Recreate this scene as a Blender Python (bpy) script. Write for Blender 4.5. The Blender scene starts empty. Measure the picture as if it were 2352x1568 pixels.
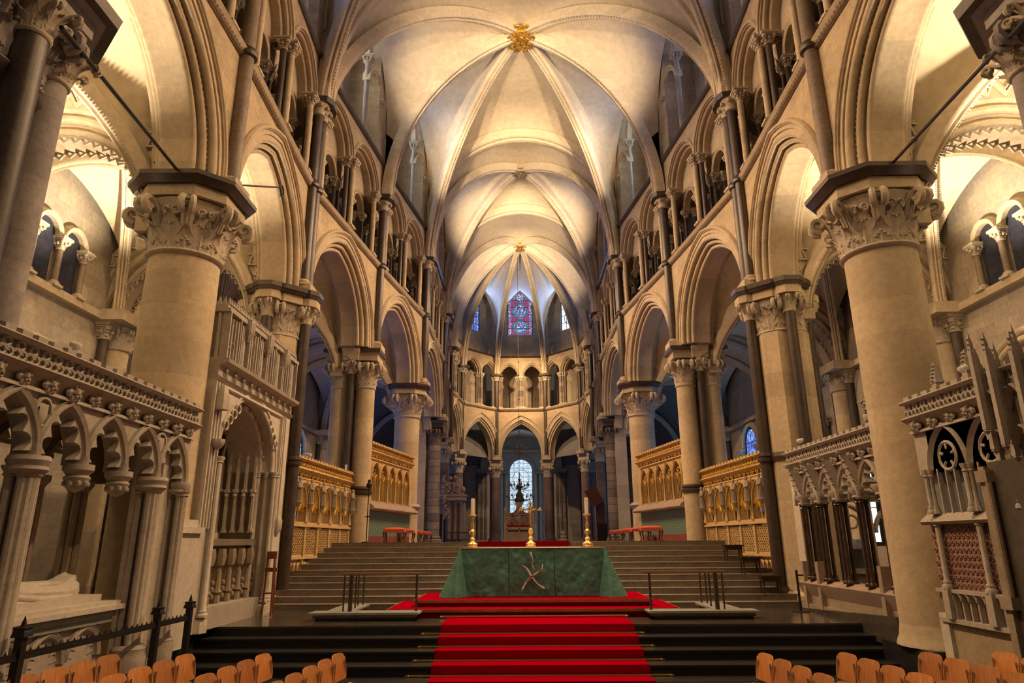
import bpy, math, random
from math import sin, cos, pi, sqrt, atan2, radians, acos, hypot
from mathutils import Vector, Matrix
random.seed(7)
SC = bpy.context.scene
COL = SC.collection

# ---------------------------------------------------------------- mesh builder
class MB:
    def __init__(s):
        s.v = []; s.f = []
    def add(s, vs, fs, M=None):
        o = len(s.v)
        if M is None: s.v.extend([tuple(p) for p in vs])
        else: s.v.extend([tuple(M @ Vector(p)) for p in vs])
        s.f.extend([tuple(i + o for i in q) for q in fs])
        return s
    def merge(s, m, M=None):
        return s.add(m.v, m.f, M)
    def box(s, x0, x1, y0, y1, z0, z1, M=None):
        vs = [(x, y, z) for x in (x0, x1) for y in (y0, y1) for z in (z0, z1)]
        return s.add(vs, [(0,1,3,2),(4,6,7,5),(0,4,5,1),(2,3,7,6),(0,2,6,4),(1,5,7,3)], M)
    def prism(s, poly, z0, z1, M=None, k=1.0):
        n = len(poly)
        vs = [(x, y, z0) for x, y in poly] + [(x*k, y*k, z1) for x, y in poly]
        fs = [(i, (i+1) % n, n+(i+1) % n, n+i) for i in range(n)] + [tuple(range(n-1, -1, -1)), tuple(range(n, 2*n))]
        return s.add(vs, fs, M)
    def lathe(s, prof, n=24, c=(0,0,0), ph=0.0, M=None, sq=None):
        vs = []; fs = []
        for r, z in prof:
            for i in range(n):
                a = ph + 2*pi*i/n
                vs.append((c[0]+r*cos(a), c[1]+r*sin(a), c[2]+z))
        m = len(prof)
        for j in range(m-1):
            for i in range(n):
                k = (i+1) % n
                fs.append((j*n+i, j*n+k, (j+1)*n+k, (j+1)*n+i))
        fs.append(tuple(range(n-1, -1, -1))); fs.append(tuple(range((m-1)*n, m*n)))
        return s.add(vs, fs, M)
    def frames(s, pts, ring, closed=False):
        # ring(i) -> list of points
        n = None; vs = []; fs = []
        for i in range(len(pts)):
            r = ring(i); n = len(r); vs.extend(r)
        m = len(pts)
        for j in range(m if closed else m-1):
            k = (j+1) % m
            for i in range(n):
                l = (i+1) % n
                fs.append((j*n+i, j*n+l, k*n+l, k*n+i))
        if not closed:
            fs.append(tuple(range(n-1, -1, -1))); fs.append(tuple(range((m-1)*n, m*n)))
        return s.add(vs, fs)
    def tube(s, pts, r, n=8, closed=False):
        P = [Vector(p) for p in pts]; m = len(P)
        R = r if isinstance(r, (list, tuple)) else [r]*m
        up = None; vs = []
        T = []
        for i in range(m):
            a = P[(i-1) % m] if (i > 0 or closed) else P[i]
            b = P[(i+1) % m] if (i < m-1 or closed) else P[i]
            T.append((b-a).normalized() if (b-a).length > 1e-9 else Vector((0,0,1)))
        t = T[0]; nrm = t.orthogonal().normalized(); N = []
        for i in range(m):
            nrm = (nrm - T[i]*nrm.dot(T[i]))
            nrm = nrm.normalized() if nrm.length > 1e-6 else T[i].orthogonal().normalized()
            N.append(nrm.copy())
        def ring(i):
            b = T[i].cross(N[i])
            return [tuple(P[i] + (N[i]*cos(2*pi*k/n) + b*sin(2*pi*k/n))*R[i]) for k in range(n)]
        return s.frames(P, ring, closed)
    def ball(s, c, r, n=8, sz=None):
        sx, sy, s_z = sz or (1,1,1)
        vs = []; fs = []; m = n//2
        for j in range(1, m):
            t = pi*j/m
            for i in range(n):
                a = 2*pi*i/n
                vs.append((c[0]+r*sx*sin(t)*cos(a), c[1]+r*sy*sin(t)*sin(a), c[2]+r*s_z*cos(t)))
        top = len(vs); vs.append((c[0], c[1], c[2]+r*s_z)); vs.append((c[0], c[1], c[2]-r*s_z))
        for j in range(m-2):
            for i in range(n):
                k = (i+1) % n
                fs.append((j*n+i, (j+1)*n+i, (j+1)*n+k, j*n+k))
        for i in range(n):
            k = (i+1) % n
            fs.append((top, i, k)); fs.append((top+1, (m-2)*n+k, (m-2)*n+i))
        return s.add(vs, fs)
    def grid(s, rows, flip=False):
        n = len(rows[0]); vs = [p for r in rows for p in r]; fs = []
        for j in range(len(rows)-1):
            for i in range(n-1):
                q = (j*n+i, j*n+i+1, (j+1)*n+i+1, (j+1)*n+i)
                fs.append(q[::-1] if flip else q)
        return s.add(vs, fs)
    def slab(s, front, back):
        # closed thin solid from two equal grids
        n = len(front[0]); m = len(front)
        vs = [p for r in front for p in r] + [p for r in back for p in r]; o = n*m; fs = []
        for j in range(m-1):
            for i in range(n-1):
                a = j*n+i; fs.append((a, a+1, a+n+1, a+n)); fs.append((o+a+n, o+a+n+1, o+a+1, o+a))
        for i in range(n-1):
            fs.append((i+1, i, o+i, o+i+1)); a = (m-1)*n+i; fs.append((a, a+1, o+a+1, o+a))
        for j in range(m-1):
            a = j*n; fs.append((a, a+n, o+a+n, o+a)); a = j*n+n-1; fs.append((a+n, a, o+a, o+a+n))
        return s.add(vs, fs)
    def mesh(s, name, mat, off=(0,0,0), ang=38):
        me = bpy.data.meshes.new(name)
        ox, oy, oz = off
        me.from_pydata([(x-ox, y-oy, z-oz) for x, y, z in s.v], [], s.f)
        if mat: me.materials.append(mat)
        me.polygons.foreach_set('use_smooth', [True]*len(me.polygons))
        me.set_sharp_from_angle(angle=radians(ang))
        me.update()
        return me

def T(x, y, z=0, rz=0, s=1.0):
    return Matrix.Translation((x, y, z)) @ Matrix.Rotation(rz, 4, 'Z') @ Matrix.Diagonal((s, s, s, 1))

def part(name, mb, mat, parent=None, label=None, ang=38, kind=None):
    off = parent['_o'] if (parent is not None and '_o' in parent) else (0,0,0)
    me = mb.mesh(name, mat, off, ang) if isinstance(mb, MB) else mb
    o = bpy.data.objects.new(name, me); COL.objects.link(o)
    if parent is not None:
        o.parent = parent
        if '_o' in parent: o['_o'] = list(off)
    if label: o['label'] = label
    if kind: o['kind'] = kind
    return o

def thing(name, label, cat, base=(0,0,0), group=None, kind='thing', loc=None, rz=0):
    """Empty at the thing's base. base: world point that the parts' coordinates are relative to (built in world space)"""
    o = bpy.data.objects.new(name, None); COL.objects.link(o)
    if loc is None:
        o.location = base; o['_o'] = list(base)
    else:
        o.location = loc; o.rotation_euler = (0,0,rz); o['_o'] = [0.0,0.0,0.0]
    o.empty_display_size = .2
    o['label'] = label; o['category'] = cat
    if group: o['group'] = group
    if kind: o['kind'] = kind
    return o

def solo(name, mb, mat, label, cat, group=None, kind='thing', base=None, ang=38):
    if base is None:
        xs = [p[0] for p in mb.v]; ys = [p[1] for p in mb.v]; zs = [p[2] for p in mb.v]
        base = ((min(xs)+max(xs))/2, (min(ys)+max(ys))/2, min(zs))
    me = mb.mesh(name, mat, base, ang)
    o = bpy.data.objects.new(name, me); COL.objects.link(o); o.location = base
    o['label'] = label; o['category'] = cat
    if group: o['group'] = group
    if kind: o['kind'] = kind
    return o

def struct(name, mb, mat, parent=None, ang=38):
    o = part(name, mb, mat, parent, ang=ang)
    if parent is None: o['kind'] = 'structure'
    return o

def kids(o): return [c for c in bpy.data.objects if c.parent == o]
KID = {}
def dup(root, loc, rz=0, label=None, group=None, mirror=False, tree=None):
    """copy of a thing with copies of its parts and sub-parts"""
    tree = tree or gather(root)
    r = root.copy(); COL.objects.link(r); r.location = loc; r.rotation_euler = (0,0,rz)
    if label: r['label'] = label
    if group: r['group'] = group
    def rec(src, dst):
        for ch in tree.get(src.name, []):
            c = ch.copy(); COL.objects.link(c); c.parent = dst
            rec(ch, c)
    rec(root, r)
    return r
def gather(root):
    t = {}
    for o in bpy.data.objects:
        if o.parent: t.setdefault(o.parent.name, []).append(o)
    return t

# ---------------------------------------------------------------- materials
def newmat(name):
    m = bpy.data.materials.new(name); m.use_nodes = True
    nt = m.node_tree; nt.nodes.clear()
    out = nt.nodes.new('ShaderNodeOutputMaterial')
    b = nt.nodes.new('ShaderNodeBsdfPrincipled'); nt.links.new(b.outputs[0], out.inputs[0])
    return m, nt, b
def N(nt, t, **k):
    n = nt.nodes.new(t)
    for a, v in k.items():
        if a.startswith('i_'):
            key = a[2:]
            key = int(key) if key.isdigit() else key.replace('_', ' ')
            n.inputs[key].default_value = v
        else: setattr(n, a, v)
    return n
def noise(nt, co, scale, detail=4, rough=.55):
    n = N(nt, 'ShaderNodeTexNoise'); n.inputs['Scale'].default_value = scale
    n.inputs['Detail'].default_value = detail; n.inputs['Roughness'].default_value = rough
    nt.links.new(co, n.inputs['Vector']); return n.outputs['Fac']
def ramp(nt, fac, stops):
    n = N(nt, 'ShaderNodeValToRGB'); e = n.color_ramp.elements
    while len(e) < len(stops): e.new(.5)
    for i, (p, c) in enumerate(stops):
        e[i].position = p; e[i].color = (*c, 1) if len(c) == 3 else c
    nt.links.new(fac, n.inputs[0]); return n.outputs[0]
def mixc(nt, fac, a, b, mode='MIX'):
    n = N(nt, 'ShaderNodeMix', data_type='RGBA', blend_type=mode)
    for sock, v in ((n.inputs[0], fac), (n.inputs[6], a), (n.inputs[7], b)):
        if isinstance(v, (int, float)): sock.default_value = v
        elif isinstance(v, tuple): sock.default_value = (*v, 1) if len(v) == 3 else v
        else: nt.links.new(v, sock)
    return n.outputs[2]
def wcoord(nt, mode='Object'):
    # object coordinates of parts are relative to their base: use the real position so stone courses stay put
    g = N(nt, 'ShaderNodeNewGeometry'); return g.outputs['Position']
def bump(nt, b, h, strength=.3, dist=.02):
    n = N(nt, 'ShaderNodeBump'); n.inputs['Strength'].default_value = strength; n.inputs['Distance'].default_value = dist
    nt.links.new(h, n.inputs['Height']); nt.links.new(n.outputs[0], b.inputs['Normal'])

def stone(name, c1, c2, joints=None, rough=.85, sc=1.0, bstr=.35, jointc=.72, spec=.3, band=1.0):
    m, nt, b = newmat(name)
    co = wcoord(nt)
    f = noise(nt, co, 1.3*sc, 6, .62)
    c = ramp(nt, f, [(.28, c1), (.72, c2)])
    f2 = noise(nt, co, 9*sc, 5, .6)
    c = mixc(nt, .35, c, ramp(nt, f2, [(.3, tuple(x*.72 for x in c1)), (.7, tuple(min(1, x*1.15) for x in c2))]))
    h = noise(nt, co, 26*sc, 4, .65)
    if joints:
        sx = N(nt, 'ShaderNodeSeparateXYZ'); nt.links.new(co, sx.inputs[0])
        ad = N(nt, 'ShaderNodeMath', operation='ADD'); nt.links.new(sx.outputs[0], ad.inputs[0]); nt.links.new(sx.outputs[1], ad.inputs[1])
        cb = N(nt, 'ShaderNodeCombineXYZ'); nt.links.new(ad.outputs[0], cb.inputs[0]); nt.links.new(sx.outputs[2], cb.inputs[1])
        br = N(nt, 'ShaderNodeTexBrick')
        nt.links.new(cb.outputs[0], br.inputs['Vector'])
        w, hh, mo = joints
        for k, v in (('Scale', 1.0), ('Mortar Size', mo), ('Mortar Smooth', .6), ('Brick Width', w), ('Row Height', hh), ('Bias', 0.0)):
            br.inputs[k].default_value = v
        br.inputs['Color1'].default_value = (.97-.11*band, .97-.11*band, .97-.11*band, 1); br.inputs['Color2'].default_value = (.97+.11*band, .97+.09*band, .97+.05*band, 1)
        br.inputs['Mortar'].default_value = (jointc, jointc, jointc, 1)
        c = mixc(nt, 1.0, c, br.outputs['Color'], 'MULTIPLY')
    nt.links.new(c, b.inputs['Base Color'])
    b.inputs['Roughness'].default_value = rough
    b.inputs['Specular IOR Level'].default_value = spec
    bump(nt, b, h, bstr, .015)
    return m
def plain(name, c, rough=.6, metal=0, sc=8, var=.25, bstr=.15, spec=.5):
    m, nt, b = newmat(name)
    co = wcoord(nt)
    f = noise(nt, co, sc, 5)
    cc = ramp(nt, f, [(.3, tuple(x*(1-var) for x in c)), (.7, tuple(min(1, x*(1+var)) for x in c))])
    nt.links.new(cc, b.inputs['Base Color'])
    b.inputs['Roughness'].default_value = rough; b.inputs['Metallic'].default_value = metal
    b.inputs['Specular IOR Level'].default_value = spec
    if bstr: bump(nt, b, noise(nt, co, sc*6, 3), bstr, .006)
    return m
def emis(name, c, s):
    m = bpy.data.materials.new(name); m.use_nodes = True; nt = m.node_tree; nt.nodes.clear()
    o = nt.nodes.new('ShaderNodeOutputMaterial'); e = nt.nodes.new('ShaderNodeEmission')
    e.inputs[0].default_value = (*c, 1); e.inputs[1].default_value = s; nt.links.new(e.outputs[0], o.inputs[0]); return m

M = {}
M['stone'] = stone('limestone_ashlar', (.42,.325,.215), (.62,.50,.345), (.62,.3,.006))
M['colstone'] = stone('column_limestone', (.53,.425,.285), (.72,.60,.42), (3.2,.62,.005), rough=.75, jointc=.8)
M['mould'] = stone('moulded_limestone', (.46,.375,.265), (.64,.535,.39), (9.0,.42,.004), jointc=.85)
M['carve'] = stone('carved_limestone', (.45,.385,.30), (.66,.575,.455), None, sc=2, bstr=.35)
M['vault'] = stone('vault_plaster', (.62,.52,.37), (.74,.64,.47), None, rough=.9, sc=.5, bstr=.12)
M['rib'] = stone('rib_limestone', (.66,.555,.40), (.80,.69,.52), (9.0,.5,.004), jointc=.85)
M['marble'] = stone('dark_marble', (.028,.020,.018), (.105,.076,.060), None, rough=.38, sc=1.6, bstr=.12, spec=.5)
M['marble2'] = stone('banded_marble', (.17,.14,.115), (.36,.31,.26), (7.0,.40,.025), rough=.45, sc=1.2, bstr=.1, jointc=.45, band=3.2)
M['nicheshade'] = stone('niche_shade_stone', (.075,.062,.05), (.13,.108,.088))  # shade of the niche put into the stone colour
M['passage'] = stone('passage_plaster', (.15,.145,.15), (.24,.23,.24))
M['chapel'] = stone('chapel_limestone', (.50,.50,.50), (.62,.62,.62), (.9,.4,.005), sc=1.2)
M['purplegrey'] = stone('cool_grey_limestone', (.30,.275,.275), (.44,.41,.41), (.9,.35,.004), sc=1.2)
M['grey'] = stone('grey_limestone', (.36,.32,.285), (.52,.47,.42), (.9,.35,.004), sc=1.2)
M['canopy'] = stone('canopy_limestone', (.38,.335,.285), (.55,.49,.425), None, sc=2.2, bstr=.25)
M['pale'] = stone('pale_limestone', (.54,.485,.41), (.74,.675,.58), None, sc=1.5, bstr=.2)
M['gold'] = stone('golden_screen_stone', (.54,.36,.15), (.74,.53,.26), None, sc=2.5, bstr=.4)
M['gilt'] = plain('gilding', (.72,.50,.20), rough=.38, metal=.8, sc=10, var=.2)
M['brass'] = plain('polished_brass', (.82,.55,.16), rough=.22, metal=1, sc=6, var=.1, bstr=.05)
M['step'] = stone('worn_grey_step_stone', (.15,.125,.10), (.30,.255,.205), (1.7,.132,.004), rough=.55, sc=1.5, jointc=.75, bstr=.3)
M['dstep'] = stone('polished_black_marble_step', (.013,.013,.014), (.032,.031,.03), None, rough=.34, sc=2, bstr=.05, spec=.35)
M['floor'] = stone('dark_polished_floor', (.05,.04,.033), (.10,.085,.07), None, rough=.16, sc=1.2, bstr=.05, spec=.6)
M['iron'] = plain('black_iron', (.018,.017,.017), rough=.5, metal=.3)
M['wood'] = plain('dark_wood', (.11,.035,.018), rough=.35)
M['oak'] = plain('rail_oak', (.36,.2,.09), rough=.4)
M['bronze'] = plain('bronze_post', (.09,.075,.06), rough=.4, metal=.5)
M['plinth'] = stone('grey_green_marble', (.24,.26,.245), (.40,.43,.41), None, rough=.4, sc=3)
M['white'] = plain('white_plastic', (.8,.8,.78), rough=.5, var=.03)
M['wax'] = plain('candle_wax', (.94,.88,.78), rough=.5, var=.04)
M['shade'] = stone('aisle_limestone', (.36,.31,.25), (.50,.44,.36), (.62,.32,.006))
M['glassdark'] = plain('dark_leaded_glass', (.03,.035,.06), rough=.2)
M['apse'] = stone('red_brown_marble', (.20,.125,.095), (.36,.25,.20), (6.0,.72,.02), rough=.4, sc=1.4, bstr=.1, jointc=.6, band=2.4)
def ply():
    m, nt, b = newmat('beech_plywood'); co = wcoord(nt)
    mp = N(nt, 'ShaderNodeMapping'); mp.inputs['Scale'].default_value = (9, 9, 1.0); nt.links.new(co, mp.inputs[0])
    f = noise(nt, mp.outputs[0], 4, 4)
    oi = N(nt, 'ShaderNodeObjectInfo')
    c = ramp(nt, f, [(.3, (.50, .215, .075)), (.7, (.70, .34, .13))])
    c2 = ramp(nt, oi.outputs['Random'], [(0, (.72, .68, .72)), (1, (1.12, 1.05, .95))])
    c = mixc(nt, 1.0, c, c2, 'MULTIPLY')
    nt.links.new(c, b.inputs['Base Color']); b.inputs['Roughness'].default_value = .36; b.inputs['Coat Weight'].default_value = .15
    return m
def carpet_mat(name, c):
    m, nt, b = newmat(name); co = wcoord(nt); f = noise(nt, co, 60, 3)
    nt.links.new(ramp(nt, f, [(.3, tuple(x*.8 for x in c)), (.7, c)]), b.inputs['Base Color']); b.inputs['Roughness'].default_value = .95
    b.inputs['Specular IOR Level'].default_value = .0
    bump(nt, b, noise(nt, co, 260, 2), .4, .004); return m
def damask():
    m, nt, b = newmat('green_damask')
    co = wcoord(nt); s = N(nt, 'ShaderNodeSeparateXYZ'); nt.links.new(co, s.inputs[0])
    def wv(out, k, ph=0):
        a = N(nt, 'ShaderNodeMath', operation='MULTIPLY'); nt.links.new(out, a.inputs[0]); a.inputs[1].default_value = k
        c = N(nt, 'ShaderNodeMath', operation='SINE'); nt.links.new(a.outputs[0], c.inputs[0]); return c.outputs[0]
    p = N(nt, 'ShaderNodeMath', operation='MULTIPLY'); nt.links.new(wv(s.outputs[1], 26), p.inputs[0]); nt.links.new(wv(s.outputs[2], 34), p.inputs[1])
    c = ramp(nt, p.outputs[0], [(.15, (.12, .19, .14)), (.3, (.20, .29, .215))]); nt.links.new(c, b.inputs['Base Color']); b.inputs['Roughness'].default_value = .6
    return m
M['bossgilt'] = plain('old_gilding', (.62,.36,.06), rough=.42, metal=.75, sc=8, var=.35)
M['boss2'] = plain('tarnished_gilding', (.42,.33,.2), rough=.45, metal=.5, sc=7, var=.5)
M['marble3'] = stone('worn_brown_marble', (.13,.095,.075), (.30,.235,.18), None, rough=.5, sc=1.6, bstr=.12)
M['goldgilt'] = plain('gilded_stone', (.86,.56,.15), rough=.34, metal=.7, sc=9, var=.2)
M['golddk'] = stone('golden_screen_ground', (.30,.2,.085), (.45,.31,.14), None, sc=2.5)
M['pinkstone'] = stone('pinkish_stone', (.32,.235,.185), (.44,.335,.27), None, sc=2)
M['damask'] = damask(); M['redstrip'] = plain('dull_red_cloth', (.25,.06,.04), rough=.8)
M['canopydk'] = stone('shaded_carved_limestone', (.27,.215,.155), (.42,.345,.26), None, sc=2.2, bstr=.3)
M['effigy'] = stone('effigy_alabaster', (.56,.50,.43), (.68,.62,.54), None, sc=1.5, bstr=.15, rough=.6)
M['blackshaft'] = stone('black_brown_marble', (.025,.015,.010), (.09,.052,.03), None, rough=.22, sc=1.4, bstr=.05)
M['oldglass'] = plain('dusty_glass', (.20,.22,.24), rough=.6, sc=3)
M['redpanel'] = stone('reddish_painted_stone', (.30,.165,.13), (.44,.27,.22), None, sc=4, bstr=.5)
M['plaster'] = stone('ochre_plaster', (.34,.26,.155), (.46,.37,.25), None, sc=1.2)
M['red'] = carpet_mat('red_carpet_pile', (.34, .0004, .013))
M['mahog'] = plain('dais_wood_edge', (.34,.10,.03), rough=.35, sc=5)
M['linen'] = plain('cream_linen', (.62,.50,.34), rough=.8, var=.05)
M['pinksilk'] = plain('pale_pink_silk', (.95,.82,.78), rough=.5, var=.1)
M['maroonsilk'] = plain('maroon_silk', (.20,.05,.05), rough=.5)
M['redstool'] = plain('coral_red_upholstery', (.62,.11,.06), rough=.75, sc=30, var=.3)
M['ply'] = ply(); M['chrome'] = plain('chromed_steel', (.6,.6,.6), rough=.2, metal=1, var=.05, bstr=0)
M['throne'] = stone('brown_marble_chair', (.36,.24,.18), (.54,.40,.31), None, rough=.5, sc=1.5)
M['redwood'] = plain('red_brown_wood', (.22,.075,.035), rough=.4)
M['oakdark'] = plain('near_black_oak', (.035,.018,.010), rough=.28)
M['darkred'] = M['red']
# ---------------------------------------------------------------- geometry of the place (left side; right side mirrors it in x)
ND = {'W': (-6.45, .9), 0: (-6.45, 6.2), 1: (-6.4, 11.5), 2: (-6.6, 16.9), 3: (-5.85, 22.6), 4: (-4.95, 28.3), 5: (-4.95, 36.1),
      6: (-5.2, 42.8), 7: (-4.62, 47.9), 8: (-2.0, 50.9), 9: (2.0, 50.9)}
ZA, ZS, ZC, ZK, ZV = 8.56, 11.75, 14.45, 15.85, 21.3     # abacus top, string course, vault capital top, clerestory sill, vault crown
PN = {'W': 'the picture edge', 0: 'near grey pier', 1: 'big round column', 2: 'octagonal pier', 3: 'twin columns',
      4: 'stout round column', 5: 'banded column', 6: 'last straight bay', 7: 'outer apse column', 8: 'inner apse column', 9: 'inner apse column'}

class Fr:
    """wall frame: s along the wall, t towards the nave, z up"""
    def __init__(f, A, B, side=1):
        f.A = Vector(A); f.B = Vector(B); f.L = (f.B-f.A).length; f.d = (f.B-f.A)/f.L
        f.t = Vector((f.d.y, -f.d.x))*side; f.O = (f.A+f.B)/2
    def p(f, s, t, z):
        q = f.O + f.d*s + f.t*t; return (q.x, q.y, z)

def arc(a, h, n=12, stilt=0):
    """pointed (or round) arch, left foot to right foot: (s, z, ns, nz)"""
    out = []
    if h > a*1.002:
        R = (a*a+h*h)/(2*a); th = acos((R-a)/R); c = -a+R
        for i in range(n+1):
            q = pi - th*i/n; out.append((c+R*cos(q), stilt+R*sin(q), cos(q), sin(q)))
        k = 1/max(.4, out[-1][3]); out[-1] = (0, stilt+h, 0, k)
    else:
        for i in range(n+1):
            q = pi - pi/2*i/n; nx, nz = cos(q)/a, sin(q)/h; l = hypot(nx, nz)
            out.append((a*cos(q), stilt+h*sin(q), nx/l, nz/l))
    if stilt: out = [(-a, 0, -1, 0)] + out
    return out + [(-s, z, -x, y) for s, z, x, y in out[:-1][::-1]]

def sweep(mb, fr, s0, zs, a, h, prof, n=12, stilt=0):
    P = arc(a, h, n, stilt)
    def ring(i):
        s, z, ns, nz = P[i]
        return [fr.p(s0+s+ns*r, t, zs+z+nz*r) for r, t in prof]
    return mb.frames(P, ring)

def roll(cr, ct, R, a0, a1, n=5):
    return [(cr+R*cos(radians(a0+(a1-a0)*i/n)), ct+R*sin(radians(a0+(a1-a0)*i/n))) for i in range(n+1)]
def arcade_profile(w=.6):
    # r: out from the opening, t: towards the nave. mirrored for the aisle side
    k = w/.6
    half = [(0, .0), (0, .20)] + roll(.035, .275, .062, 200, 20) + [(.12, .30), (.12, .345)] + roll(.155, .40, .062, 200, 30) + \
           [(.235, .42), (.235, .47)] + roll(.285, .53, .075, 210, 40) + [(.40, .56), (.40, .60), (.52, .60)]
    half = [(r, t*k) for r, t in half]
    return half + [(r, -t) for r, t in half[::-1][:-1]]

def colonnette(z0, z1, r=.075, n=10):
    """(shaft, capital, base) of a slim shaft at the origin"""
    h = z1-z0
    sh = MB().lathe([(r, z0+.14), (r, z1-.30)], n)
    ba = MB().box(-r*1.9, r*1.9, -r*1.9, r*1.9, z0, z0+.05)
    ba.lathe([(r*1.8, z0+.05), (r*1.9, z0+.075), (r*1.35, z0+.10), (r*1.45, z0+.125), (r, z0+.145)], n)
    ca = small_capital(r, z1-.30, z1)
    return sh, ca, ba
def small_capital(r, z0, z1, n=12):
    h = z1-z0; w = r*2.15
    m = MB().lathe([(r, z0-.01), (r*1.28, z0), (r*1.28, z0+.025), (r*1.02, z0+.03), (r*1.1, z0+h*.45), (r*1.7, z0+h*.74)], n)
    for i in range(4):
        a = pi/4+i*pi/2
        for (rr, zz, q) in ((r*1.15, .25, .26), (r*1.55, .48, .34), (r*2.05, .64, .42)):
            m.ball((rr*cos(a), rr*sin(a), z0+h*zz), r*q*1.7, 6, (1, 1, 1.1))
        a += pi/4
        m.ball((r*1.45*cos(a), r*1.45*sin(a), z0+h*.45), r*.45, 6, (1, 1, 1.4))
    m.prism([(-w*.9, -w*.9), (w*.9, -w*.9), (w*.9, w*.9), (-w*.9, w*.9)], z0+h*.70, z0+h*.78, k=1.05)
    m.box(-w*1.08, w*1.08, -w*1.08, w*1.08, z0+h*.80, z1)
    return m

def leaf(m, M_, h, w, curl, r0, r1, n=4, k=7):
    """acanthus leaf lying on a bell: grows from z 0 to h, foot radius r0, leaning to r1 and curling out by curl"""
    fr = []; bk = []
    for j in range(k+1):
        v = j/k
        ww = w*(.62+.5*sin(pi*min(1, v*1.15)))*(1-.75*max(0, v-.7)/.3)
        if j % 2: ww *= .74
        z = h*(v if v < .8 else .8+.16*sin((v-.8)/.2*pi*.75))
        rr = r0+(r1-r0)*v**1.5+curl*max(0, (v-.45)/.55)**2
        a = []; b = []
        for i in range(-n, n+1):
            u = i/n; bul = .16*w*(1-abs(u))+.05*w*cos(u*pi*3)
            a.append((rr+bul, u*ww, z-abs(u)*h*.06)); b.append((rr+bul-.035*h-.01, u*ww*.96, z-abs(u)*h*.06-.01))
        fr.append([tuple(M_@Vector(p)) for p in a]); bk.append([tuple(M_@Vector(p)) for p in b])
    m.slab(fr, bk)
def volute(m, M_, r, w, n=15, turns=1.6):
    pts = [];rad = []
    for i in range(n):
        q = i/(n-1); a = -pi*.55+turns*2*pi*q; R = r*(1-.8*q)
        pts.append(tuple(M_@Vector((R*cos(a), 0, R*sin(a))))); rad.append(w*(1-.35*q))
    m.tube(pts, rad, 6)
def big_capital(r, R, h, nl=8, oct_=True, rich=True):
    """foliate capital at the origin, z 0..h, neck radius r, abacus half width R (abacus stone itself not included)"""
    m = MB(); Rb = r+(R-r)*.62
    def bell(v): return r*1.0+(Rb-r)*v**2.6
    m.lathe([(r*1.0, -.02), (r*1.09, 0), (r*1.12, h*.03), (r*1.09, h*.065), (r*1.0, h*.075)]+[(bell(v), h*v) for v in (.2, .4, .55, .7, .8, .9, .97)], 32)
    # crockets: rising leaves that curl over at two heights
    for i in range(nl):
        a = 2*pi*(i+.5)/nl
        leaf(m, T(0, 0, h*.06, a), h*.45, r*2.7/nl, h*.17, r*1.01, bell(.5)*1.02)
        a = 2*pi*i/nl
        leaf(m, T(0, 0, h*.08, a), h*.72, r*2.9/nl, h*.16, r*1.0, bell(.72)*1.02)
    for i in range(8):
        a = 2*pi*(i+.5)/8
        corner = (i % 2 == 0) or rich
        rr = R*.98 if corner else R*.86
        vr = h*.155 if corner else h*.12
        # broad stem sweeping out under the abacus corner and ending in a rolled leaf
        stem = [(r*1.0, h*.30), (bell(.5)*1.04, h*.52), (bell(.75)*1.05, h*.74), (rr*.93, h*.90), (rr+vr*.55, h*.88)]
        for sg_ in (-1, 0, 1):
            m.tube([tuple(T(0, 0, 0, a+sg_*.10*(1-.5*j/4))@Vector((x, 0, z))) for j, (x, z) in enumerate(stem)], [h*.035, h*.05, h*.055, h*.05, h*.035], 6)
        for sgn in (-1, 1):
            Mv = T(0, 0, h*.80, a) @ Matrix.Translation((rr+vr*.05, sgn*vr*.42, 0)) @ Matrix.Rotation(sgn*.25, 4, 'Z')
            volute(m, Mv, vr, vr*.42, 14, 1.35)
        c = T(0, 0, h*.80, a)@Vector((rr, 0, 0)); m.ball(tuple(c), vr*.55, 8, (1, 1, .9))
        if rich:
            a2 = 2*pi*i/8
            for q in (-1, 1):
                Mv = T(0, 0, h*.74, a2+q*.11) @ Matrix.Translation((bell(.8)*1.06, 0, 0)) @ Matrix.Rotation(pi/2+q*.3, 4, 'Z')
                volute(m, Mv, h*.085, h*.03, 12, 1.4)
            for q in range(7):
                aa = a2+(q-3)*.09; m.ball((bell(.55)*1.07*cos(aa), bell(.55)*1.07*sin(aa), h*(.50+.035*abs(q-3))), h*.034, 6)
            for q in range(5):
                aa = a+(q-2)*.075; m.ball((r*1.08*cos(aa), r*1.08*sin(aa), h*(.18+.05*(2-abs(q-2)))), h*.034, 6)
    return m
def octa(w, c=.72):
    """octagon-ish abacus plan, half width w"""
    k = w*c if c < 1 else w
    k = w*.52
    return [(w, -k), (w, k), (k, w), (-k, w), (-w, k), (-w, -k), (-k, -w), (k, -w)]
def abacus(poly_w, h, sq=False, z=0):
    m = MB()
    f = (lambda w: [(w, -w), (w, w), (-w, w), (-w, -w)]) if sq else octa
    m.prism(f(poly_w*.86), z+h*.0, z+h*.50)
    m.prism(f(poly_w*.88), z+h*.50, z+h*.60, k=1.04)
    m.prism(f(poly_w*.93), z+h*.60, z+h*.98, k=1.04)
    return m

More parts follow.
